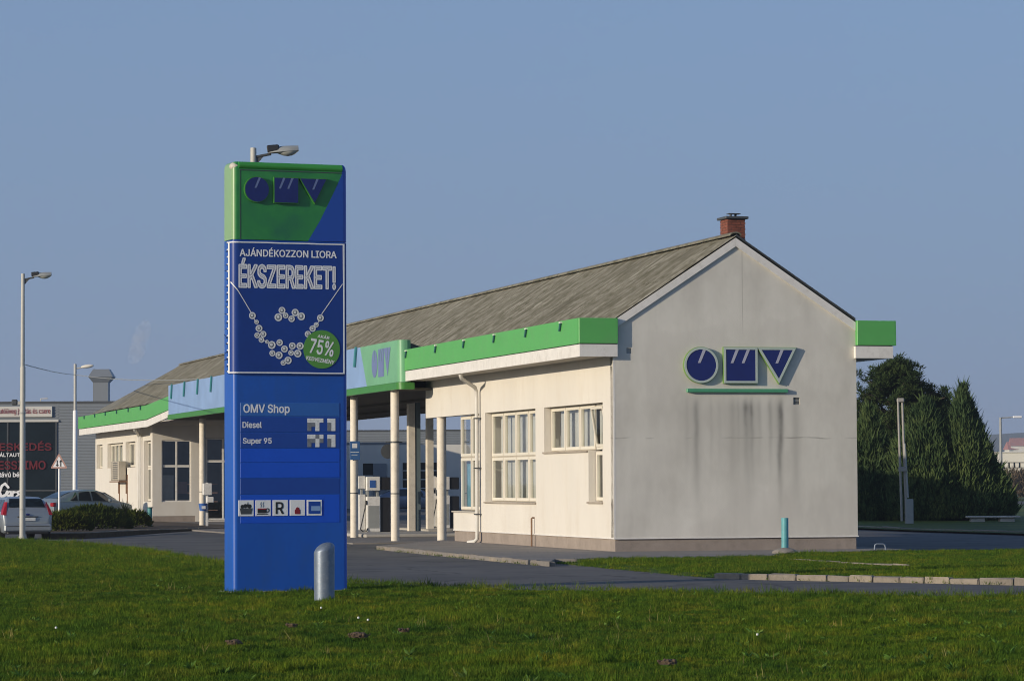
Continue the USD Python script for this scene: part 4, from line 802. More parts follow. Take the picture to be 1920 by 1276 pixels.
# five pictogram tiles
for k in range(5):
    x0 = 0.225 + k * 0.2825; z0 = 1.315; w = 0.25
    t = part(PY, 'pictogram', cbox(x0, x0 + w, -0.014, -0.004, z0, z0 + w, 0.003), WHITEPAINT)
    A = lambda s: aff.translate(aff.scale(s, w, w, origin=(0, 0)), x0, z0)
    Y = XZ(-0.0142)
    if k == 0:
        part(t, 'print', prism(A(Polygon([(.08, .5), (.92, .5), (.84, .12), (.16, .12)])), .003, Y), DARKGREY)
        part(t, 'print', prism(A(unary_union([Point(.25, .6).buffer(.12), Point(.45, .64).buffer(.13), Point(.72, .62).buffer(.13), Polygon([(.5, .55), (.62, .9), (.68, .55)])])), .002, Y), PRINTBLACK)
    elif k == 1:
        cup = unary_union([rbox(.12, .18, .72, .48, .05), Point(.76, .36).buffer(.14).difference(Point(.76, .36).buffer(.08)), sbox(.08, .10, .80, .15)])
        part(t, 'print', prism(A(cup), .003, Y), PRINTBLACK)
        part(t, 'print', prism(A(unary_union([LineString([(.32 + d, .56), (.36 + d, .66), (.31 + d, .76), (.35 + d, .86)]).buffer(.02) for d in (0, .15)])), .003, Y), SILVERDK)
        part(t, 'print', prism(A(sbox(.14, .40, .70, .48)), .004, Y), REDPRINT)
    elif k == 2:
        part(t, 'print', prism(A(fit(text2d('R', True), .18, .12, .72, .88)), .003, Y), PRINTBLACK)
    elif k == 3:
        part(t, 'print', prism(A(unary_union([rbox(.32, .10, .68, .40, .06), Point(.5, .42).buffer(.12)])), .003, Y), REDPRINT)
    else:
        part(t, 'print', prism(A(sbox(.10, .12, .88, .88)), .003, Y), PYBLUE3)
        part(t, 'print', prism(A(sbox(.28, .30, .88, .60)), .005, Y), BLUEPANEL)
part(PY, 'bolt', [cyl((x_, -0.03, 0.12), (x_, -0.03, 0.155), 0.014, 8) for x_ in (0.2, 0.55, 1.5, 1.98)], STEEL)

BO = thing('bollard', 'galvanised steel bollard with slanted top in front of the pylon', 'bollard', G(608, 1128, -0.10), PA)
bt = [cyl((0, 0, -0.1), (0, 0, 0.80), 0.148, 32)]
bt = trimesh.creation.cylinder(radius=0.148, height=1.0, sections=40); bt.apply_translation((0, 0, 0.42))
v = np.array(bt.vertices); topm = v[:, 2] > 0.5; v[topm, 2] = 0.80 + 0.11 * np.clip(v[topm, 0] / 0.148, -1, 1) * 0.7; bt.vertices = v
hvv = [(0.148 * math.cos(t), 0.148 * math.sin(t), -0.1) for t in np.linspace(0, 2 * np.pi, 40, endpoint=False)]
for t in np.linspace(0, 2 * np.pi, 40, endpoint=False):
    for e in np.linspace(0, 1, 6):
        rr = 0.148 * math.cos(e * math.pi / 2 * 0.98); hvv.append((rr * math.cos(t) + 0.035 * math.sin(e * 1.5), rr * math.sin(t), 0.745 + 0.035 * math.cos(t) * (1 - e) + 0.115 * math.sin(e * math.pi / 2)))
part(BO, 'post', trimesh.convex.convex_hull(np.array(hvv)), STEEL, smooth=35)
TEALP = mat('pale_teal_paint', (0.10, 0.34, 0.37), 0.5, 0.15, 5.0, dirt=(0.16, 0.26, 0.26))
TB = thing('bollard', 'teal tube post on a rough concrete footing by the gable', 'bollard', G(1472, 1036, 0.0), 0)
part(TB, 'post', cyl((0, 0, 0.02), (0, 0, 0.79), 0.08, 20), TEALP, smooth=30)
ft = trimesh.creation.icosphere(3, 0.3); vv = np.array(ft.vertices); vv *= (1 + 0.3 * (meshkit.fbm(vv * 6, 3, 2)[:, None] - 0.5)); ft.vertices = vv * [0.95, 0.7, 0.42]
part(TB, 'footing', ft, PAVE, smooth=False)
TL = thing('bollard', 'dark teal post with flat cap at the hedge end by the shop', 'bollard', G(281, 985, -0.05), 0)
part(TL, 'post', cyl((0, 0, -0.1), (0, 0, 0.72), 0.095, 18), TEAL, smooth=30); part(TL, 'cap', cyl((0, 0, 0.72), (0, 0, 0.76), 0.135, 18), DKTEAL, smooth=30)
BR = thing('hoop_stand', 'short grey pipe hoop standing at the lane edge beside the gable', 'bike rack', G(1640, 1033.5, -0.05), 0.1)
part(BR, 'hoop', tube([(0, 0, -0.05), (0, 0, 0.10), (0.015, 0, 0.16), (0.05, 0, 0.18), (0.20, 0, 0.18), (0.24, 0, 0.16), (0.26, 0, 0.10), (0.26, 0, -0.05)], 0.02, 8), STEEL, smooth=60)

# ------------------------------------------------------------------ street lamps
def lamp_head(L, w, h):
    """cobra-head lantern lying along +x: housing above, glass bowl below, dark gear box at the root"""
    s = np.linspace(0, 1, 9); ms = []
    def loft(prof, flip):
        v, f, n = [], [], 12
        for t in s:
            wid, hi = prof(t); a = np.linspace(0, np.pi, n)
            for q in a: v.append((t * L, wid * math.cos(q), (hi if not flip else -hi) * math.sin(q)))
        for i in range(len(s) - 1):
            for j in range(n - 1):
                q = (i * n + j, i * n + j + 1, (i + 1) * n + j + 1, (i + 1) * n + j); f += [(q[0], q[1], q[2]), (q[0], q[2], q[3])]
        for i in (0, len(s) - 1):
            for j in range(1, n - 1): f.append((i * n, i * n + j, i * n + j + 1))
        return trimesh.Trimesh(v, f, process=False)
    up = loft(lambda t: (w * (0.75 + 0.25 * math.sin(t * 3.0)) * (1 - 0.25 * max(0, t - 0.8) / 0.2), h * (0.85 + 0.15 * math.sin(t * 3))), False)
    lo = loft(lambda t: (w * 0.92 * math.sin(min(1, max(0.02, (t - 0.3) / 0.7 * 0.94 + 0.03)) * np.pi) ** 0.5 if t > 0.3 else 0.01, h * 0.75 * math.sin(min(1, max(0.02, (t - 0.3) / 0.7)) * np.pi) ** 0.7 if t > 0.3 else 0.005), True)
    return up, lo
LENS = mat('lamp_bowl', (0.34, 0.35, 0.33), 0.15, 0.15, 9.0)
def street_lamp(label, loc, height, rot, lower=None):
    Lp = thing('street_lamp', label, 'street lamp', loc, rot, None)
    zs = height * 0.655
    p = part(Lp, 'pole', tube([(0, 0, 0), (0, 0, zs - 0.03), (0, 0, zs)], [0.092, 0.084, 0.070], 18), LAMPPAINT, smooth=40)
    part(Lp, 'pole', tube([(0, 0, zs), (0, 0, height + 0.05)], [0.068, 0.06], 16), LAMPPAINT, smooth=40, label='narrow upper pole')
    part(Lp, 'foot', [cyl((0, 0, -0.1), (0, 0, 0.12), 0.125, 18, 0.11)], LAMPPAINT, smooth=30)
    part(Lp, 'collar', [cyl((0, 0, 3.95), (0, 0, 4.0), 0.10, 18), cyl((0, 0, 0.95), (0, 0, 0.97), 0.095, 18)], GREYPLASTIC, smooth=30)
    part(Lp, 'arm', [tube([(0, 0, height - 0.14), (0.35, 0, height - 0.07)], 0.028, 8), prism(Polygon([(0.05, -0.30), (0.05, -0.10), (0.22, -0.10)]), 0.02, frame((1, 0, 0), (0, 0, 1), (0, -1, 0), (0, 0.01, height)))], DARKGREY)
    up, lo = lamp_head(0.60, 0.14, 0.12)
    T = trimesh.transformations.rotation_matrix(math.radians(-5), [0, 1, 0])
    for m in (up, lo): m.apply_transform(T); m.apply_translation((0.30, 0, height - 0.06))
    part(Lp, 'lantern', up, GREYPLASTIC, smooth=40); part(Lp, 'bowl', lo, LENS, smooth=50)
    gb = cbox(0.0, 0.24, -0.125, 0.125, 0.0, 0.14, 0.02); gb.apply_transform(T); gb.apply_translation((0.28, 0, height - 0.05)); part(Lp, 'gear_cover', gb, BLACK)
    return Lp
l1 = street_lamp('tall pale lamp post beside the silver car, with small floodlight on it', G(42, 1012, -0.1), 8.30, 0.02)
part(l1, 'floodlight', [cbox(-0.34, -0.16, -0.09, 0.09, 4.22, 4.40, 0.03)], DARKGREY); part(l1, 'floodlight_bracket', [bx(-0.17, -0.05, -0.06, 0.06, 4.24, 4.34), bx(-0.12, 0.1, -0.05, 0.05, 3.98, 4.02)], LAMPPAINT)
p3 = at(475, 285, 61.0); street_lamp('lamp post rising behind the price pylon, only its head in view', (p3[0], p3[1], -0.1), 8.30, 0.04)
p2 = at(141, 700, 167.0)
L2 = thing('street_lamp', 'thin white lamp post with pale flat lantern by the grey dealership', 'street lamp', (p2[0], p2[1], -0.1), 0)
part(L2, 'pole', tube([(0, 0, 0), (0, 0, 5.7), (0, 0, 5.75)], [0.13, 0.12, 0.09], 14), WHITEPAINT, smooth=40); part(L2, 'pole', cyl((0, 0, 5.75), (0, 0, 8.25), 0.08, 12), LAMPPAINT, smooth=30)
part(L2, 'arm', tube([(0, 0, 8.0), (0.35, 0, 8.05)], 0.04, 8), LAMPPAINT); lh = trimesh.creation.icosphere(2, 0.5); lh.apply_scale((0.72, 0.25, 0.20)); lh.apply_transform(trimesh.transformations.rotation_matrix(-0.12, [0, 1, 0])); lh.apply_translation((0.66, 0, 8.12)); part(L2, 'lantern', lh, WARMWHITE, smooth=True)
p4 = at(1876, 800, 250.0)
L4 = thing('street_lamp', 'far grey lamp post with long arm beyond the conifers', 'street lamp', (p4[0], p4[1], -0.4), 0)
part(L4, 'pole', tube([(0, 0, 0), (0, 0, 7.1)], [0.15, 0.10], 12), GREYPLASTIC, smooth=40); part(L4, 'arm', tube([(0, 0, 7.05), (1.0, 0, 7.12)], 0.05, 8), GREYPLASTIC)
part(L4, 'lantern', cbox(1.0, 1.75, -0.15, 0.15, 7.05, 7.22, 0.05), WHITEPAINT)
# overhead cable from lamp to lamp to the roof
A_ = at(46, 683, 97); B_ = at(140, 702, 167); C_ = at(288, 716, 145); D_ = at(430, 706, 128)
def sag(a, b, s, n=14):
    t = np.linspace(0, 1, n)[:, None]; p = a * (1 - t) + b * t; p[:, 2] -= s * 4 * (t * (1 - t))[:, 0]; return list(p)
top('overhead_cable', cat([tube(sag(A_, B_, 0.06), 0.016, 5), tube(sag(B_, D_, 0.22), 0.018, 5)]), GREYPLASTIC, 'thin grey cable strung from the lamp post towards the station roof', 'cable')

# warning triangle
WS = thing('warning_sign', 'faded triangular two-way traffic sign on a white post in the hedge', 'traffic sign', G(111, 992, -0.06), -0.03)
part(WS, 'post', cyl((0, 0, -0.1), (0, 0, 2.35), 0.045, 12), WHITEPAINT, smooth=30)
tri = Polygon([(-0.27, 2.34), (0.27, 2.34), (0, 2.82)]).buffer(0.035, 6)
pl = part(WS, 'plate', prism(tri, 0.015, XZ(-0.05)), WARNRED)
part(pl, 'face', prism(tri.buffer(-0.06, join_style=2), 0.004, XZ(-0.065)), WHITEPAINT)
arr = unary_union([sbox(-0.09, 2.42, -0.045, 2.62), Polygon([(-0.13, 2.45), (-0.005, 2.45), (-0.067, 2.37)]), sbox(0.045, 2.38, 0.09, 2.56), Polygon([(0.005, 2.55), (0.13, 2.55), (0.067, 2.64)])])
part(pl, 'arrows', prism(arr, 0.004, XZ(-0.0692)), PRINTBLACK)

BARRIERM = mat('barrier_paint', (0.30, 0.285, 0.255), 0.55, 0.15, 6.0)
# raised barrier by the conifers
BG = thing('raised_barrier', 'raised pale barrier boom on a grey cabinet before the conifers', 'barrier', G(1692, 981, -0.04), 0)
part(BG, 'boom', tube([(-0.02, 0, 0.1), (-0.12, 0, 4.75)], [0.05, 0.042], 10), BARRIERM, smooth=40)
part(BG, 'post', tube([(0.17, 0.05, 0.0), (0.05, 0.05, 4.78)], [0.055, 0.045], 10), BARRIERM, smooth=40)
part(BG, 'tip', [cbox(-0.16, 0.12, -0.06, 0.1, 4.70, 4.86, 0.03)], BARRIERM)
part(BG, 'brace', tube([(0.22, 0.02, 1.0), (0.12, 0.02, 3.1)], 0.045, 8), GREYPLASTIC)
part(BG, 'plate', cbox(-0.14, 0.20, -0.09, -0.06, 2.02, 2.20, 0.01), BARRIERM)
part(BG, 'cabinet', cbox(0.12, 0.42, -0.12, 0.2, -0.05, 0.95, 0.02), GREYPLASTIC)
CS = thing('concrete_slab', 'low concrete slab lying on the verge before the rightmost conifer', 'slab', G(1815, 978, -0.04), 0.02)
part(CS, 'top_slab', cbox(0, 2.1, 0, 0.6, 0.16, 0.24, 0.02), CONC)
part(CS, 'block', [cbox(0.15, 0.7, 0.1, 0.5, -0.05, 0.157, 0.02)], CONC)
part(CS, 'block', [cbox(1.3, 1.9, 0.1, 0.5, -0.05, 0.157, 0.02)], CONC)

# ------------------------------------------------------------------ cars
def car(name, label, loc, rot, paint, L=4.35, H=1.47, W=1.72, wagon=True, plate=True):
    C = thing(name, label, 'car', loc, rot)
    # stations from rear (0) to nose (L): x, belt z, roof z, half width at belt, half width at roof, sill z
    if wagon:
        S = [(0.00, .62, .62, .70, .66, .42), (0.04, .88, .90, .80, .74, .30), (0.16, .95, 1.10, .84, .72, .24), (0.45, .96, 1.38, .855, .64, .22), (0.75, .955, 1.455, .86, .62, .21), (1.5, .95, H, .86, .61, .20), (2.3, .93, H - .02, .86, .60, .20),
             (2.75, .91, 1.36, .86, .61, .20), (3.3, .90, 1.02, .85, .66, .20), (3.45, .89, .93, .845, .72, .20), (3.9, .82, .85, .81, .70, .21), (4.2, .72, .74, .74, .64, .24), (L, .52, .54, .62, .55, .32)]
    else:
        S = [(0.00, .62, .62, .70, .66, .42), (0.04, .86, .88, .80, .74, .30), (0.25, .96, 1.05, .84, .72, .24), (0.75, .965, 1.28, .855, .64, .22), (1.2, .955, 1.42, .86, .62, .21), (1.8, .94, H, .86, .61, .20), (2.3, .93, H - .01, .86, .60, .20),
             (2.75, .915, 1.34, .86, .61, .20), (3.3, .90, 1.04, .85, .66, .20), (3.5, .89, .93, .845, .72, .20), (3.9, .82, .85, .81, .70, .21), (4.2, .72, .74, .74, .64, .24), (L, .52, .54, .62, .55, .32)]
    S = [(x, b, r, wb * W / 1.72, wr * W / 1.72, s) for x, b, r, wb, wr, s in S]
    xs = np.array([s[0] for s in S]); fine = np.unique(np.concatenate([np.linspace(0, L, 40), xs]))
    cols = [np.interp(fine, xs, [s[k] for s in S]) for k in range(1, 6)]
    def ring(i):
        b, r, wb, wr, s = (c[i] for c in cols)
        half = [(0, s), (wb * .8, s), (wb * .96, s + .08), (wb * 1.0, (s + b) / 2), (wb * 1.005, b - .06), (wb * .97, b), (wr + (wb * .97 - wr) * .5, b + (r - b) * .5), (wr, b + (r - b) * .88), (wr * .82, r - .005), (0, r + .015)]
        return half
    n = 10; v = []; f = []
    for i in range(len(fine)):
        h = ring(i); full = [(y, z) for y, z in h] + [(-y, z) for y, z in h[-2:0:-1]]
        v += [(fine[i], y, z) for y, z in full]
    k = 18
    for i in range(len(fine) - 1):
        for j in range(k):
            q = (i * k + j, i * k + (j + 1) % k, (i + 1) * k + (j + 1) % k, (i + 1) * k + j); f += [(q[0], q[1], q[2]), (q[0], q[2], q[3])]
    for i, c in ((0, -1), (len(fine) - 1, 1)):
        for j in range(1, k - 1): f.append((i * k, i * k + j, i * k + j + 1))
    body = trimesh.Trimesh(v, f, process=False); trimesh.repair.fix_normals(body)
    part(C, 'body', body, paint, smooth=35)
    def pt(x, t, side, off=0.012):           # point on the greenhouse, t 0 belt .. 1 roof
        i = np.interp(x, fine, np.arange(len(fine))); b, r, wb, wr, s = (np.interp(x, fine, c) for c in cols)
        y = np.interp(t, [0, .5, .88, 1.0], [wb * .97, wr + (wb * .97 - wr) * .5, wr, wr * .82]); z = np.interp(t, [0, .5, .88, 1.0], [b, b + (r - b) * .5, b + (r - b) * .88, r - .005])
        return np.array([x, side * (y + off), z])
    def glass(quad_rows, nm='window', m=CARGLASS):
        R = len(quad_rows); K = len(quad_rows[0]); vv = np.array(quad_rows).reshape(-1, 3); ff = []
        for a in range(R - 1):
            for b in range(K - 1): ff += [(a * K + b, a * K + b + 1, (a + 1) * K + b + 1), (a * K + b, (a + 1) * K + b + 1, (a + 1) * K + b)]
        g = trimesh.Trimesh(vv, ff, process=False); part(C, nm, cat([g, trimesh.Trimesh(vv - 1e-4, np.array(ff)[:, ::-1], process=False)]), m, smooth=40)
    r0 = 0.5 if wagon else 0.95
    for sd in (-1, 1):
        for (a0, a1, b0, b1) in ((r0 - .12, r0 + .32, 1.10 if wagon else 1.25, 1.10 if wagon else 1.25), (1.16 if wagon else 1.31, 1.22 if wagon else 1.40, 1.95, 1.95), (2.03, 2.03, 3.02, 2.62)):
            rows = []
            for t in (0.06, 0.45, 0.84):
                x0 = a0 + (a1 - a0) * t; x1 = b0 + (b1 - b0) * t; rows.append([pt(x, t, sd) for x in np.linspace(x0, x1, 5)])
            glass(rows)
    rr = [(0.20, 0.30), (0.33, 0.50), (0.50, 0.74)] if wagon else [(0.35, 0.5), (0.62, 0.8), (0.98, 1.15)]
    def over(x, frac, off): # point across the top surface at station x
        b, r, wb, wr, s = (np.interp(x, fine, c) for c in cols); return np.array([x - off, frac * wr * .93, r + .012])
    xr = np.linspace(0.17, 0.52, 6) if wagon else np.linspace(0.32, 1.05, 6)
    glass([[over(x, q, 0.012) for q in np.linspace(-.92, .92, 7)] for x in xr], 'rear_window')
    glass([[over(x, q, -0.012) + [0, 0, .012] for q in np.linspace(-.95, .95, 7)] for x in np.linspace(2.78, 3.36, 6)], 'windscreen')
    for sd in (-1, 1):
        part(C, 'tail_light', trimesh.convex.convex_hull(np.array([(x_, sd * y_, z_) for x_, y_, z_ in [(.02, .72, .86), (.03, .845, .86), (.22, .872, .88), (.10, .70, 1.02), (.12, .80, 1.02), (.28, .845, 1.02), (.26, .645, 1.30), (.30, .69, 1.30), (.42, .72, 1.30)]])) if wagon else cbox(-.02, .15, sd * .55, sd * .83, .72, .9, .03), TAIL)
        part(C, 'headlight', cbox(L - .42, L - .16, sd * .45, sd * .72, .60, .74, .04), GREYPLASTIC)
        for wx in (0.78, 3.42):
            w = part(C, 'wheel', tube([(wx, sd * (W / 2 - .19), .31), (wx, sd * (W / 2 + .005), .31)], .31, 28), TYRE, smooth=30)
            part(w, 'rim', tube([(wx, sd * (W / 2 - .02), .31), (wx, sd * (W / 2 + .012), .31)], .205, 20), GREYPLASTIC, smooth=30)
        part(C, 'mirror', cbox(2.78, 2.94, sd * .86, sd * 1.02, .92, 1.06, .03), paint)
    part(C, 'rear_bumper', cbox(-.055, .22, -.80, .80, .30, .56, .05), paint); part(C, 'bumper_strip', cbox(-.062, -.03, -.72, .72, .47, .50, .008), DARKGREY)
    part(C, 'lower_trim', cbox(-.04, .2, -.7, .7, .22, .31, .03), BLACK)
    if plate:
        part(C, 'number_plate', cbox(-.03, .01, -.26, .26, .66, .77, .008), PLATE); part(C, 'plate_trim', cbox(-.02, .03, -.36, .36, .785, .82, .012), DARKGREY)
        em = trimesh.creation.icosphere(2, .05); em.apply_scale((.3, 1.5, .7)); em.apply_translation((-.0, 0, .875)); part(C, 'badge', em, NAVY, smooth=True)
    return C
# silver estate at the picture edge: rear three-quarter
c1 = at(55, 990, 104.0)
car('parked_car', 'silver estate car with red tail lights behind the lamp post', (c1[0] - 0.05, c1[1], -0.24), math.radians(110), SILVERCAR, wagon=True)
c2 = at(138, 960, 140.0)
car('parked_car', 'grey hatchback parked broadside behind the low hedge', (c2[0] - 1.15, c2[1] - 1.2, -0.06), math.radians(38), GREYCAR, wagon=False, H=1.47, L=4.2)
c3 = at(770, 940, 190.0)
car('parked_car', 'blue-grey car parked beyond the canopy columns before the pale hall', (c3[0] - 2.1, c3[1], -0.12), math.radians(5), BLUECAR, wagon=False)

# ------------------------------------------------------------------ background buildings
def cladding(x0, x1, z0, z1, y, pitch=0.14, d=0.03):
    """horizontal trapezoid ribs, facing -y"""
    zs, ys = [], []; z = z0
    while z < z1 - 1e-6:
        for f_, o in ((0, 0), (0.45, 0), (0.55, -d), (0.9, -d)):
            zs.append(min(z + f_ * pitch, z1)); ys.append(y + o)
        z += pitch
    zs.append(z1); ys.append(y)
    v = [(x0, b, a) for a, b in zip(zs, ys)] + [(x1, b, a) for a, b in zip(zs, ys)]; n = len(zs); f = []
    for i in range(n - 1): f += [(i, n + i, n + i + 1), (i, n + i + 1, i + 1)]
    return trimesh.Trimesh(v, f, process=False)
DH = thing('dealership_hall', 'grey ribbed metal car dealership with dark glass front and red lettering', 'building', (0, 0, 0), 0)
YB = 180.0; zt = 6.37
part(DH, 'wall', [cladding(-48, -26.4, 5.42, zt, YB, 0.17), cladding(-26.4, -14, -0.4, zt, YB, 0.17)], METALSHEET)
part(DH, 'wall', [bx(-48, -14, YB + 0.02, YB + 30, -0.4, zt - 0.02)], METALSHEET)
part(DH, 'parapet', bx(-48.1, -13.9, YB - 0.06, YB + 0.3, zt, zt + 0.12), DARKGREY)
sb = part(DH, 'sign_board', cbox(-40, -26.75, YB - 0.14, YB - 0.05, 5.58, 6.2, 0.02), METALSHEET2)
X = lambda px, py: at(px, py, YB)[[0, 2]]
def dtext(s, x0p, x1p, y0p, y1p, m, parent, d=0.02, bold=True, y=YB - 0.145):
    a = X(x0p, y1p); b = X(x1p, y0p); part(parent, 'lettering', prism(fit(text2d(s, bold), a[0], a[1], b[0], b[1]), d, XZ(y)), m)
dtext('autóüveg javítás és csere', -5, 95, 765, 778, REDPRINT, sb, bold=False)
part(DH, 'sill_beam', bx(-48, -26.4, YB - 0.12, YB + 0.0, 5.30, 5.42), METALSHEET2)
gf = part(DH, 'glass_front', [bx(-48, -26.5, YB - 0.02, YB + 0.018, -0.35, 5.29)], SHOWGLASS)
part(DH, 'mullion', [bx(-48, -26.5, YB - 0.07, YB - 0.022, 1.28, 1.36)] + [bx(x_, x_ + 0.08, YB - 0.065, YB - 0.022, -0.35, 5.29) for x_ in (-26.58, -29.4, -32.4, -36)], DARKGREY)
REDGLASS = mat('dark_red_lettering', (0.13, 0.009, 0.014), 0.4, 0.1, 3.0)
dtext('KERESKEDÉS', -43, 97, 826, 845, REDGLASS, gf, y=YB - 0.075)
dtext('VÁLTAUTÓ', -7, 45, 847, 856, WHITEPAINT, gf, y=YB - 0.075)
dtext('ESSZIMO', -2, 86, 863, 880, REDGLASS, gf, y=YB - 0.075)
dtext('távú bér', -1, 41, 884, 894, WHITEPAINT, gf, y=YB - 0.075)
cpts = []
def stroke(pts, w): return LineString([tuple(X(*p)) for p in pts]).buffer(w)
cars_ = unary_union([stroke([(16, 913), (10, 906), (4, 910), (0, 922), (3, 930), (11, 927), (14, 921)], 0.07), stroke([(18, 921), (14, 925), (16, 930), (20, 928), (21, 921), (22, 930)], 0.05), stroke([(24, 930), (25, 921), (29, 922)], 0.05), stroke([(37, 920), (32, 922), (36, 926), (31, 930)], 0.05), stroke([(1, 933), (40, 919)], 0.02)])
part(gf, 'lettering', prism(cars_, 0.02, XZ(YB - 0.075)), WHITEPAINT)
vd = part(DH, 'roof_vent', [bx(-24.95, -24.05, YB + 4, YB + 4.9, zt - .05, 7.75)], METALSHEET)
part(vd, 'hood', trimesh.convex.convex_hull(np.array([(-24.95, YB + 4, 7.7), (-24.05, YB + 4, 7.7), (-24.95, YB + 4.9, 7.7), (-24.05, YB + 4.9, 7.7)] + [(a, b, 8.05) for a in (-25.2, -23.75) for b in (YB + 3.7, YB + 5.2)] + [(a, b, 8.5) for a in (-24.95, -24.0) for b in (YB + 4, YB + 4.9)])), METALSHEET)
part(DH, 'aerial', tube([(-27.6, YB + 1, zt), (-27.6, YB + 1, zt + 0.3), (-27.2, YB + 1, zt + 0.32)], 0.04, 6), METALSHEET2)
# pale hall seen under the canopy
PH = thing('pale_hall', 'long pale hall with grey ribbed upper band seen through the canopy', 'building', (0, 0, 0), 0)
YH = 215.0; k_ = YH / 210
hz = lambda y: at(760, y, YH)[2]
part(PH, 'upper_band', cladding(-14, 2.2, hz(833), hz(808), YH, 0.16), METALSHEET)
part(PH, 'parapet', bx(-14, 2.3, YH - 0.06, YH + 0.25, hz(808), hz(808) + 0.1), DARKGREY)
hw = sbox(-14, -0.4, 2.2, hz(833.3)).difference(sbox(at(678, 1, YH)[0], 2.2, at(697, 1, YH)[0], hz(868)))
doors = [sbox(at(a, 1, YH)[0], 0.0, at(b, 1, YH)[0], hz(867)) for a, b in ((752, 775), (782, 820))]
for d_ in doors: hw = hw.difference(d_)
part(PH, 'wall', vzprism(hw, YH, YH + 0.25), METALSHEET2)
part(PH, 'wall', bx(-14, 2.2, YH + 1.5, YH + 25, -0.4, hz(808) - 0.05), METALSHEET)
for d_ in doors:
    a, b, c, e = d_.bounds
    dr = part(PH, 'door', [bx(a + .02, c - .02, YH + .1, YH + .16, b + i * (e - b) / 5 + .03, b + i * (e - b) / 5 + .10) for i in range(5)], METALSHEET2)
    part(dr, 'pane', bx(a, c, YH + .17, YH + .2, b, e), SHOWGLASS)
part(PH, 'window', bx(at(678, 1, YH)[0], at(697, 1, YH)[0], YH + .1, YH + .2, 2.2, hz(868)), SHOWGLASS)
part(PH, 'pier', bx(at(697, 1, YH)[0], at(722, 1, YH)[0], YH - 0.2, YH - 0.02, -0.4, hz(868)), METALSHEET)
# white works building far right
FB = thing('white_works', 'low white works building with a band of square windows far beyond conifers', 'building', (0, 0, 0), 0)
YF = 500.0
xa = at(1700, 1, YF)[0]; xb = at(2050, 1, YF)[0]; z0, z1 = -0.4, at(1900, 848, YF)[2]; zw0, zw1 = at(1900, 877, YF)[2], at(1900, 866, YF)[2]
part(FB, 'wall', [bx(xa, xb, YF, YF + 20, z0, zw0), bx(xa, xb, YF, YF + 20, zw1, z1), bx(xa, xb, YF + 0.4, YF + 20, zw0, zw1)], WARMWHITE)
part(FB, 'parapet', bx(xa - .2, xb + .2, YF - .15, YF + .3, z1, z1 + .15), METALSHEET2)
x_ = xa + 0.4
wb = part(FB, 'window_band', bx(xa, xb, YF + .34, YF + .39, zw0, zw1), SHOWGLASS)
while x_ < xb:
    part(FB, 'pier', bx(x_, x_ + 0.55, YF - .02, YF + .3, zw0 + .12, zw1 - .12), WARMWHITE); x_ += 0.86 if (x_ * 7) % 3 > 1 else 1.0

# hills and hillside houses
def ridge_mesh():
    xs = np.linspace(250, 1500, 80); rows = []
    for t in np.linspace(0, 1, 8):
        y = 2600 + 700 * t + 60 * np.sin(xs * .004)
        h = 58 * np.sin(t * np.pi / 2) * smoothstep(250, 420, xs) * (0.8 + 0.35 * meshkit.fbm(np.stack([xs * .006, 0 * xs, 0 * xs], -1), 4, 9)) - 1
        rows.append(np.stack([xs, y, h], -1))
    v = np.array(rows); n = v.shape[1]; f = []
    for a in range(7):
        for b in range(n - 1): f += [(a * n + b, a * n + b + 1, (a + 1) * n + b + 1), (a * n + b, (a + 1) * n + b + 1, (a + 1) * n + b)]
    return trimesh.Trimesh(v.reshape(-1, 3), f, process=False)
struct('hills', ridge_mesh(), HILLM, smooth=True)
for k, (px, py, w, lab) in enumerate([(1912, 826, 15, 'red-roofed house on the hazy far hillside, tallest roof'), (1896, 833, 7, 'small red-roofed house on the hazy far hillside, beside the lamp post'), (1940, 831, 13, 'red-roofed house on the hazy far hillside, beyond the others')]):
    p = at(px, py + 2, 2350); hh = p[2]
    H_ = thing('hillside_house', lab, 'house', (p[0], p[1], 0), 0.2 * k)
    part(H_, 'wall', bx(-w / 2, w / 2, -5, 5, -0.4, hh - 3), WARMWHITE)
    part(H_, 'roof', trimesh.convex.convex_hull(np.array([(-w / 2 - 1, -6, hh - 3), (w / 2 + 1, -6, hh - 3), (-w / 2 - 1, 6, hh - 3), (w / 2 + 1, 6, hh - 3), (-w / 2, 0, hh + 3), (w / 2, 0, hh + 3)])), TERRA)

# ------------------------------------------------------------------ vegetation
def leaf_quads(pos, dirs, length, width, seed, fold=0.35):
    """small pointed sprays: four triangles each, folded along the midrib"""
    g = np.random.default_rng(seed); n = len(pos)
    d = dirs / (np.linalg.norm(dirs, axis=1, keepdims=True) + 1e-9)
    r = g.normal(size=(n, 3)); s = np.cross(d, r); s /= np.linalg.norm(s, axis=1, keepdims=True) + 1e-9; nn = np.cross(d, s)
    L = length * g.uniform(0.6, 1.3, (n, 1)); Wd = width * g.uniform(0.7, 1.3, (n, 1))
    a = pos; b = pos + d * L * .45 + s * Wd + nn * Wd * fold; c = pos + d * L; e = pos + d * L * .45 - s * Wd + nn * Wd * fold
    v = np.stack([a, b, c, e], 1).reshape(-1, 3); i = np.arange(n)[:, None] * 4
    f = np.concatenate([i + [0, 1, 2], i + [0, 2, 3]], 0)
    return trimesh.Trimesh(v, f, process=False)
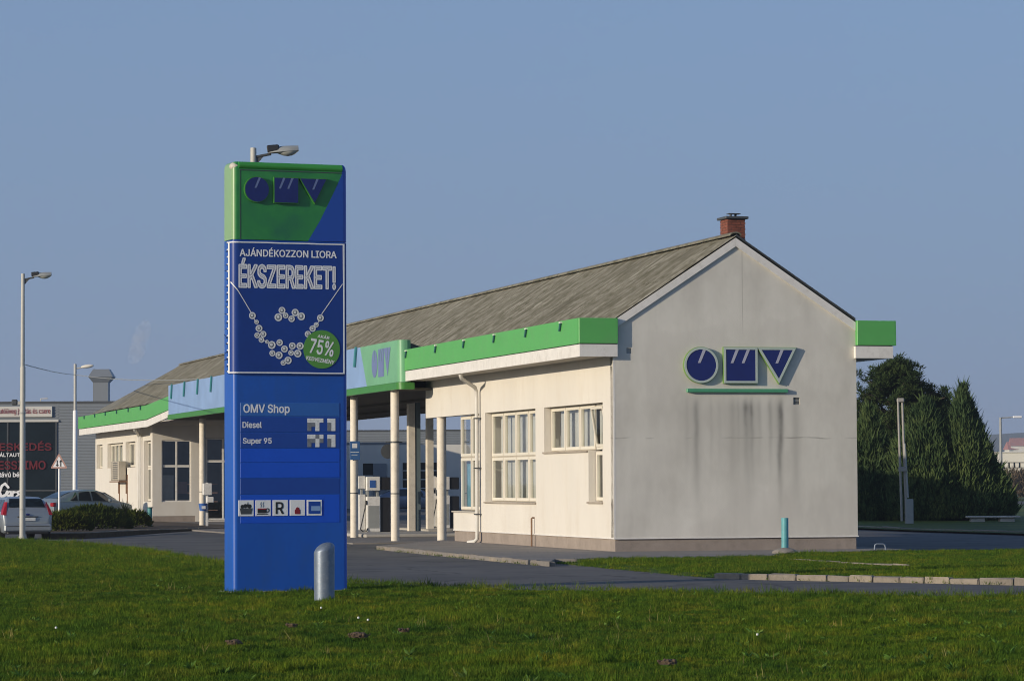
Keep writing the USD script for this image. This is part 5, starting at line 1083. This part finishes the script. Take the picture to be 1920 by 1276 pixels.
def juniper(label, loc, H, R, n, seed, lean=0.0, taper=1.0, sprig=0.26, tilt=1.6):
    T = thing('conifer', label, 'tree', loc, 0, None)
    g = np.random.default_rng(seed)
    t = g.beta(1.05, 1.35, n); a = g.uniform(0, 2 * np.pi, n)
    prof = np.where(t < 0.12, 0.80 + t / 0.12 * 0.2, (1 - ((t - 0.12) / 0.88) ** taper))
    prof = np.maximum(prof, 0.02)
    p0 = np.stack([np.cos(a), np.sin(a), t * H / R], 1)
    lump = meshkit.fbm(p0 * [2.2, 2.2, 1.3] + seed, 4, seed)
    rad = R * prof * (0.62 + 0.75 * lump) * np.sqrt(g.uniform(0.45, 1, n))
    # upright plumes: shoot tips that stick out of the outline
    pos = np.stack([rad * np.cos(a) + lean * t, rad * np.sin(a), t * H + (lump - .5) * 0.5], 1)
    dirs = np.stack([np.cos(a) * .6, np.sin(a) * .6, np.full(n, tilt)], 1) + g.normal(0, .35, (n, 3))
    k = n // 14; plume = leaf_quads(pos[:k] * [1.06, 1.06, 1.0], dirs[:k], sprig * 2.1, sprig * 0.10, seed + 1)
    part(T, 'crown', cat([leaf_quads(pos, dirs, sprig, sprig * 0.16, seed), plume]), THUJA)
    part(T, 'trunk', tube([(0, 0, -.1), (lean * .4, 0, H * .45), (lean * .9, 0, H * .92)], [R * .09, R * .06, .02], 8), BARK)
    return T
def pine(label, loc, H, R, seed):
    T = thing('pine_tree', label, 'tree', loc, 0)
    g = np.random.default_rng(seed); tr = [tube([(0, 0, -.1), (.1, 0, H * .5), (.05, 0, H * .97)], [.22, .15, .03], 10)]; P, D = [], []
    for k in range(300):
        t = g.uniform(0.10, 1.0); a = g.uniform(0, 2 * np.pi)
        L = R * (1.0 if t < .55 else 1 - ((t - .55) / .45) ** 1.7 * .82) * g.uniform(.5, 1.08)
        b = np.array([.05, 0, t * H * .93]); e = b + np.array([math.cos(a) * L, math.sin(a) * L, .35 * L * g.uniform(.2, 1.2)])
        tr.append(tube([b, (b + e) / 2 - [0, 0, .05], e], [.04, .028, .012], 5))
        for q in range(5):
            c = b + (e - b) * g.uniform(.45, 1.05) + g.normal(0, .16, 3); m = 46
            dd = g.normal(size=(m, 3)); dd /= np.linalg.norm(dd, axis=1, keepdims=True); dd[:, 2] = np.abs(dd[:, 2]) * 1.1 + .1
            P.append(c + dd * .06 + g.normal(0, .05, (m, 3))); D.append(dd)
    part(T, 'crown', leaf_quads(np.vstack(P), np.vstack(D), .24, .02, seed, .1), PINE)
    part(T, 'trunk', tr, BARK)
    return T
def tb(px, py, Y): p = at(px, py, Y); return (p[0], p[1], -0.08)
pine('dark broad pine with rounded top, tallest of the trees by the gable', tb(1680, 985, 136), 7.15, 2.5, 11)
pine('smaller dark pine between the tall pine and the pointed conifer', tb(1745, 985, 137), 5.6, 1.9, 12)
juniper('upright grey-green juniper beside the gable corner, behind the raised barrier', tb(1632, 985, 130), 4.7, 1.5, 17000, 21, taper=1.5)
juniper('bushy juniper growing in front of the smaller pine', tb(1735, 985, 129), 5.0, 1.85, 24000, 22, taper=1.5)
juniper('tall pointed conifer, outermost of the group beside the white works', tb(1808, 985, 129), 5.55, 1.85, 30000, 23, taper=1.05)
juniper('low spreading conifer at the foot of the pointed one', tb(1858, 980, 130), 2.4, 1.15, 11000, 24, taper=1.3)
juniper('dark low juniper filling the gap at the foot of the tall pine', tb(1680, 985, 130), 3.0, 1.5, 14000, 25, taper=1.6)

def low_shrub(name, label, loc, rx, ry, H, n, seed, mat_, cat_='shrub'):
    T = thing(name, label, cat_, loc, 0); g = np.random.default_rng(seed)
    th = g.uniform(0, 2 * np.pi, n); rr = np.sqrt(g.uniform(0, 1, n)); x = rr * np.cos(th) * rx; y = rr * np.sin(th) * ry
    lump = meshkit.fbm(np.stack([x * 1.3, y * 1.3, 0 * x + seed], -1), 4, seed)
    z = H * np.sqrt(np.maximum(0, 1 - rr ** 3.5)) * (0.55 + 0.75 * lump) * g.uniform(.35, 1, n) ** .5
    d = np.stack([x / rx * .9, y / ry * .9, np.full(n, .75)], 1) + g.normal(0, .45, (n, 3))
    part(T, 'foliage', leaf_quads(np.stack([x, y, z], 1), d, .26, .035, seed), mat_)
    part(T, 'stem', [tube([(0.3 * math.cos(q), .2 * math.sin(q), -.1), (rx * .6 * math.cos(q), ry * .6 * math.sin(q), H * .5)], [.03, .012], 5) for q in np.linspace(0, 6.28, 9)[:-1]], BARK)
    return T
hb = G(165, 992, -0.05); low_shrub('hedge', 'low spreading dark juniper hedge beside the parked cars', (hb[0] - .15, hb[1] + 1.2, -0.08), 1.55, 1.1, 0.70, 9000, 31, HEDGE, 'hedge')
hb = G(240, 988, -0.05); low_shrub('shrub', 'thin end of the hedge with reddish twigs at the teal post', (hb[0], hb[1] + .5, -0.08), .75, .7, 0.55, 2500, 32, HEDGE)
hb = G(115, 996, -0.05); low_shrub('shrub', 'dark juniper clump at the foot of the warning sign', (hb[0] + 0.1, hb[1] + .9, -0.08), 0.75, .7, 0.62, 3500, 33, HEDGE)
YU = thing('yucca', 'spiky yucca plant standing against the shop wall', 'plant', tuple(at(233, 952, 120) * [1, 1, 0] + [0, 0, 0.3]), 0)
g = np.random.default_rng(4)
for k in range(34):
    a = g.uniform(0, 6.28); el = g.uniform(.1, 1.4); L = g.uniform(.4, .62); d = np.array([math.cos(a) * math.cos(el), math.sin(a) * math.cos(el), math.sin(el)]); s = np.cross(d, [0, 0, 1.0]); s /= np.linalg.norm(s)
    b = np.array([0, 0, .25]); m = trimesh.Trimesh([b - s * .015, b + s * .015, b + d * L * .5 + s * .02, b + d * L * .5 - s * .02, b + d * L], [(0, 1, 2), (0, 2, 3), (3, 2, 4)], process=False)
    part(YU, 'leaf', m, YUCCAM)
part(YU, 'stem', cyl((0, 0, -.4), (0, 0, .28), .06, 8), BARK)
def mass(x0, x1, y0, y1, H, n, seed, ln):
    g = np.random.default_rng(seed); p = np.stack([g.uniform(x0, x1, n), g.uniform(y0, y1, n), g.uniform(0, 1, n) ** .7], 1)
    p[:, 2] *= H * (0.5 + 0.8 * meshkit.fbm(np.stack([p[:, 0] * .4, p[:, 1] * .2, 0 * p[:, 0]], -1), 3, seed)); p[:, 2] -= .4
    return leaf_quads(p, g.normal(0, .5, (n, 3)) + [0, 0, 1], ln, ln * .08, seed)
struct('brown_scrub', mass(at(1860, 1, 330)[0], at(2050, 1, 330)[0], 325, 345, 2.6, 5000, 41, 1.0), SCRUB, kind='stuff', label='brown winter scrub along the far field', category='scrub')

# ------------------------------------------------------------------ grass
def grass_patch(size, n, h, seed):
    g = np.random.default_rng(seed); p = np.stack([g.uniform(-size / 2, size / 2, n), g.uniform(-size / 2, size / 2, n), np.zeros(n)], 1)
    cl = meshkit.noise(np.column_stack([p[:, :2] * 9, np.full(n, seed)]), seed); hh = h * (0.25 + 1.3 * cl) * g.uniform(.5, 1.4, n)
    a = g.uniform(0, 2 * np.pi, n); lean = g.uniform(.1, .75, n); d = np.stack([np.cos(a), np.sin(a)], 1)
    w = g.uniform(.0022, .0042, n); s = np.stack([-d[:, 1], d[:, 0]], 1)
    b = np.zeros((n, 5, 3)); b[:, 0, :2] = p[:, :2] - s * w[:, None]; b[:, 1, :2] = p[:, :2] + s * w[:, None]
    m = p[:, :2] + d * (lean * hh * .35)[:, None]; b[:, 2, :2] = m + s * w[:, None] * .8; b[:, 3, :2] = m - s * w[:, None] * .8; b[:, 2, 2] = b[:, 3, 2] = hh * .62
    b[:, 4, :2] = p[:, :2] + d * (lean * hh)[:, None]; b[:, 4, 2] = hh * (1 - .25 * lean)
    i = np.arange(n)[:, None] * 5; f = np.concatenate([i + [0, 1, 2], i + [0, 2, 3], i + [3, 2, 4]], 0)
    return trimesh.Trimesh(b.reshape(-1, 3), f, process=False)
def lawn_grass(name, poly, zf, size, nb, h, seed, label, ymin=None, ymax=None, keep=1.0):
    p = f'/World/{name}'; pi = UsdGeom.PointInstancer.Define(stage, p); meta(pi.GetPrim(), label, 'grass', None, 'stuff')
    protos = []
    for k in range(5):
        q = f'{p}/clump_{k + 1:03d}'; usdkit.mesh(stage, q, grass_patch(size * 1.25, nb, h * (0.8 + 0.12 * k), seed + k), GRASS); protos.append(q)
    pi.CreatePrototypesRel().SetTargets([Sdf.Path(q) for q in protos])
    x0, y0, x1, y1 = poly.bounds; y0 = max(y0, ymin or y0); y1 = min(y1, ymax or y1)
    X, Y = np.meshgrid(np.arange(x0, x1, size), np.arange(y0, y1, size)); g = np.random.default_rng(seed)
    q = np.stack([X.ravel(), Y.ravel()], 1) + g.uniform(-.2, .2, (X.size, 2)) * size
    ok = shapely.contains_xy(poly.buffer(-size * .35), q[:, 0], q[:, 1])
    lim = (np.abs(q[:, 0]) < q[:, 1] * 0.166 + 2.5) & (g.uniform(size=len(q)) < keep)
    q = q[ok & lim]; z = zf(q[:, 0], q[:, 1]) - .004
    n = len(q)
    pi.CreatePositionsAttr(Vt.Vec3fArray.FromNumpy(np.column_stack([q, z]).astype(np.float32)))
    an = g.uniform(0, 2 * np.pi, n); pi.CreateOrientationsAttr(Vt.QuathArray([Gf.Quath(float(math.cos(t / 2)), 0, 0, float(math.sin(t / 2))) for t in an]))
    dens = meshkit.fbm(np.column_stack([q * .45, np.zeros(n)]), 3, 8); sc = (0.30 + 1.25 * dens) * g.uniform(.7, 1.3, n)
    pi.CreateScalesAttr(Vt.Vec3fArray.FromNumpy(np.column_stack([np.ones(n), np.ones(n), sc]).astype(np.float32)))
    pi.CreateProtoIndicesAttr(Vt.IntArray.FromNumpy(g.integers(0, 5, n).astype(np.int32)))
    return n
N = lawn_grass('grass', lawn_poly, lawn_z, 0.42, 800, 0.055, 100, 'short uneven grass of the wide foreground lawn', ymin=23, ymax=62)
N += lawn_grass('grass_001', lawn_poly, lawn_z, 0.60, 620, 0.07, 120, 'grass at the far corner of the lawn towards the parked cars', ymin=62)
N += lawn_grass('grass_002', island_poly, island_z, 0.45, 420, 0.045, 140, 'grass of the strip between the kerb stones and the gable')
# ragged tufts hanging over the lawn edge
eg = []
g = np.random.default_rng(77)
for s in np.arange(0, _edge_line.length, .10):
    q = _edge_line.interpolate(s); x_, y_ = q.x + g.normal(0, .07), q.y - .05 + g.normal(0, .08)
    if abs(x_) < y_ * .17 + 2 and y_ < 100:
        n = 26; pos = np.column_stack([x_ + g.normal(0, .07, n), y_ + g.normal(0, .07, n), np.full(n, -.10)])
        eg.append(leaf_quads(pos, g.normal(0, .4, (n, 3)) + [0, 0, 1], .10 if g.random() < .8 else .17, .0035, int(s * 10)))
struct('grass_fringe', cat(eg), GRASS, kind='stuff', label='ragged tufts along the lawn edge at the road', category='grass')
WEED = grass_material('weed_leaf', (0.06, 0.14, 0.03), (0.10, 0.20, 0.04), (0.17, 0.24, 0.06), s1=3.0, trans=0.25)
STRAW = grass_material('dry_stalk', (0.20, 0.18, 0.07), (0.28, 0.25, 0.10), (0.36, 0.32, 0.15), s1=3.0, trans=0.2)
wl, st_ = [], []
for k in range(420):
    y_ = 24 + 30 * g.random() ** 1.4; x_ = g.uniform(-.185, .185) * y_
    if not lawn_poly.buffer(-.3).contains(Point(x_, y_)): continue
    z_ = float(lawn_z(np.array([x_]), np.array([y_]))[0])
    if k % 3:
        n = int(g.integers(6, 14)); an = g.uniform(0, 6.28, n); el = g.uniform(.25, .9, n)
        wl.append(leaf_quads(np.tile([x_, y_, z_ + .02], (n, 1)), np.column_stack([np.cos(an) * np.cos(el), np.sin(an) * np.cos(el), np.sin(el)]), g.uniform(.05, .11), g.uniform(.008, .018), 900 + k, .15))
    else:
        n = int(g.integers(2, 7)); st_.append(leaf_quads(np.column_stack([x_ + g.normal(0, .05, n), y_ + g.normal(0, .05, n), np.full(n, z_)]), g.normal(0, .35, (n, 3)) + [0, 0, 1], g.uniform(.09, .17), .0028, 1500 + k))
struct('lawn_weeds', cat(wl), WEED, kind='stuff', label='broad-leaved weeds scattered through the lawn', category='weeds')
struct('dry_grass', cat(st_), STRAW, kind='stuff', label='dry pale stalks scattered through the lawn', category='grass')
tf = []
for line, sp in ((_near_line, .16), (LineString([tuple(p) for p in kerb_w]), .22)):
    for s_ in np.arange(0, line.length, sp):
        if g.random() < .55:
            q = line.interpolate(s_); x_, y_ = q.x + g.normal(0, .05), q.y - (.16 if line is _near_line else .04) + g.normal(0, .03); n = int(g.integers(6, 22))
            tf.append(leaf_quads(np.column_stack([x_ + g.normal(0, .06, n), y_ + g.normal(0, .03, n), np.full(n, -.10)]), g.normal(0, .6, (n, 3)) + [0, 0, .8], .07, .005, int(s_ * 50)))
struct('kerb_weeds', cat(tf), GRASS, kind='stuff', label='weeds sprouting along the kerb stones', category='weeds')
def molehill(px, py, r, label):
    c = G(px, py, -0.08); T = thing('molehill', label, 'molehill', (c[0], c[1], -0.06)); m = trimesh.creation.icosphere(4, r); v = np.array(m.vertices)
    nz = meshkit.fbm(v * 9 / r * .35 + px, 4, 3); v *= (0.7 + 0.7 * nz)[:, None]; v[:, 2] = np.maximum(v[:, 2], 0) * .55; v[:, 1] *= 1.25; m.vertices = v; part(T, 'mound', m, SOIL)
    cr = []
    for k in range(14):
        a = random.uniform(0, 6.28); b = trimesh.creation.icosphere(1, random.uniform(.008, .02)); b.apply_translation((math.cos(a) * r * random.uniform(.7, 1.3), math.sin(a) * r * random.uniform(.7, 1.4), .03)); cr.append(b)
    part(T, 'crumbs', cr, SOIL, kind='stuff')
molehill(672, 1197, .10, 'brown molehill below the bollard, darkest of them')
molehill(440, 1210, .075, 'small brown molehill in front of the pylon foot')
molehill(758, 1187, .05, 'tiny brown molehill farther along the lawn')
molehill(548, 1178, .05, 'flat brown soil heap just before the bollard')
molehill(1252, 1248, .075, 'brown bare soil heap near the lower lawn edge')
for px, py, lab in [(602, 1142, 'white seed head in grass just below the bollard'), (672, 1161, 'white seed head beyond the darkest molehill, first of two'), (690, 1165, 'white seed head beyond the darkest molehill, second of two'), (105, 1180, 'white flower alone at the outer end of the lawn'), (1420, 1193, 'small pale flower on the open lawn below the kerb stones')]:
    c = G(px, py, -0.02); T = thing('flower', lab, 'flower', (c[0], c[1], -0.06)); m = trimesh.creation.icosphere(2, .014); m.apply_translation((0, 0, .065)); part(T, 'seed_head', m, PETAL, smooth=True); part(T, 'stalk', cyl((0, 0, -.02), (0, 0, .06), .003, 5), YUCCAM)
HAZE = usdkit.material(stage, '/World/Looks/haze_air', {'v': ('principled_volume', {'color': (0.80, 0.86, 0.95), 'density': 0.0002, 'anisotropy': 0.2})}, [], volume='v.volume')
hz_ = bx(-3000, 3000, -70, 4500, -1.5, 90); struct('haze', hz_, HAZE, kind='stuff')
pc = at(262, 640, 420)
pm = trimesh.creation.icosphere(4, 1.0); v = np.array(pm.vertices); v *= (0.75 + 0.5 * meshkit.fbm(v * 1.3 + 5, 4, 6))[:, None]; v = v * [1.3, 1.3, 3.0]; v[:, 0] += 0.25 * v[:, 2]; pm.vertices = v + pc
STEAMM = usdkit.material(stage, '/World/Looks/steam', {'tc': ('texture_coordinate', {}), 'n': ('noise_texture', {'scale': 0.9, 'detail': 6.0, 'roughness': 0.7}), 'r': ('map_range', {'from_min': 0.40, 'from_max': 0.80, 'to_min': 0.0, 'to_max': 0.45, 'clamp': True}), 'v': ('principled_volume', {'color': (0.95, 0.95, 0.95)})}, [('tc.object', 'n.vector'), ('n.fac', 'r.value'), ('r.result', 'v.density')], volume='v.volume')
struct('steam_plume', pm, STEAMM, kind='stuff', label='faint white steam plume low in the sky', category='steam')
print('grass clumps', N)
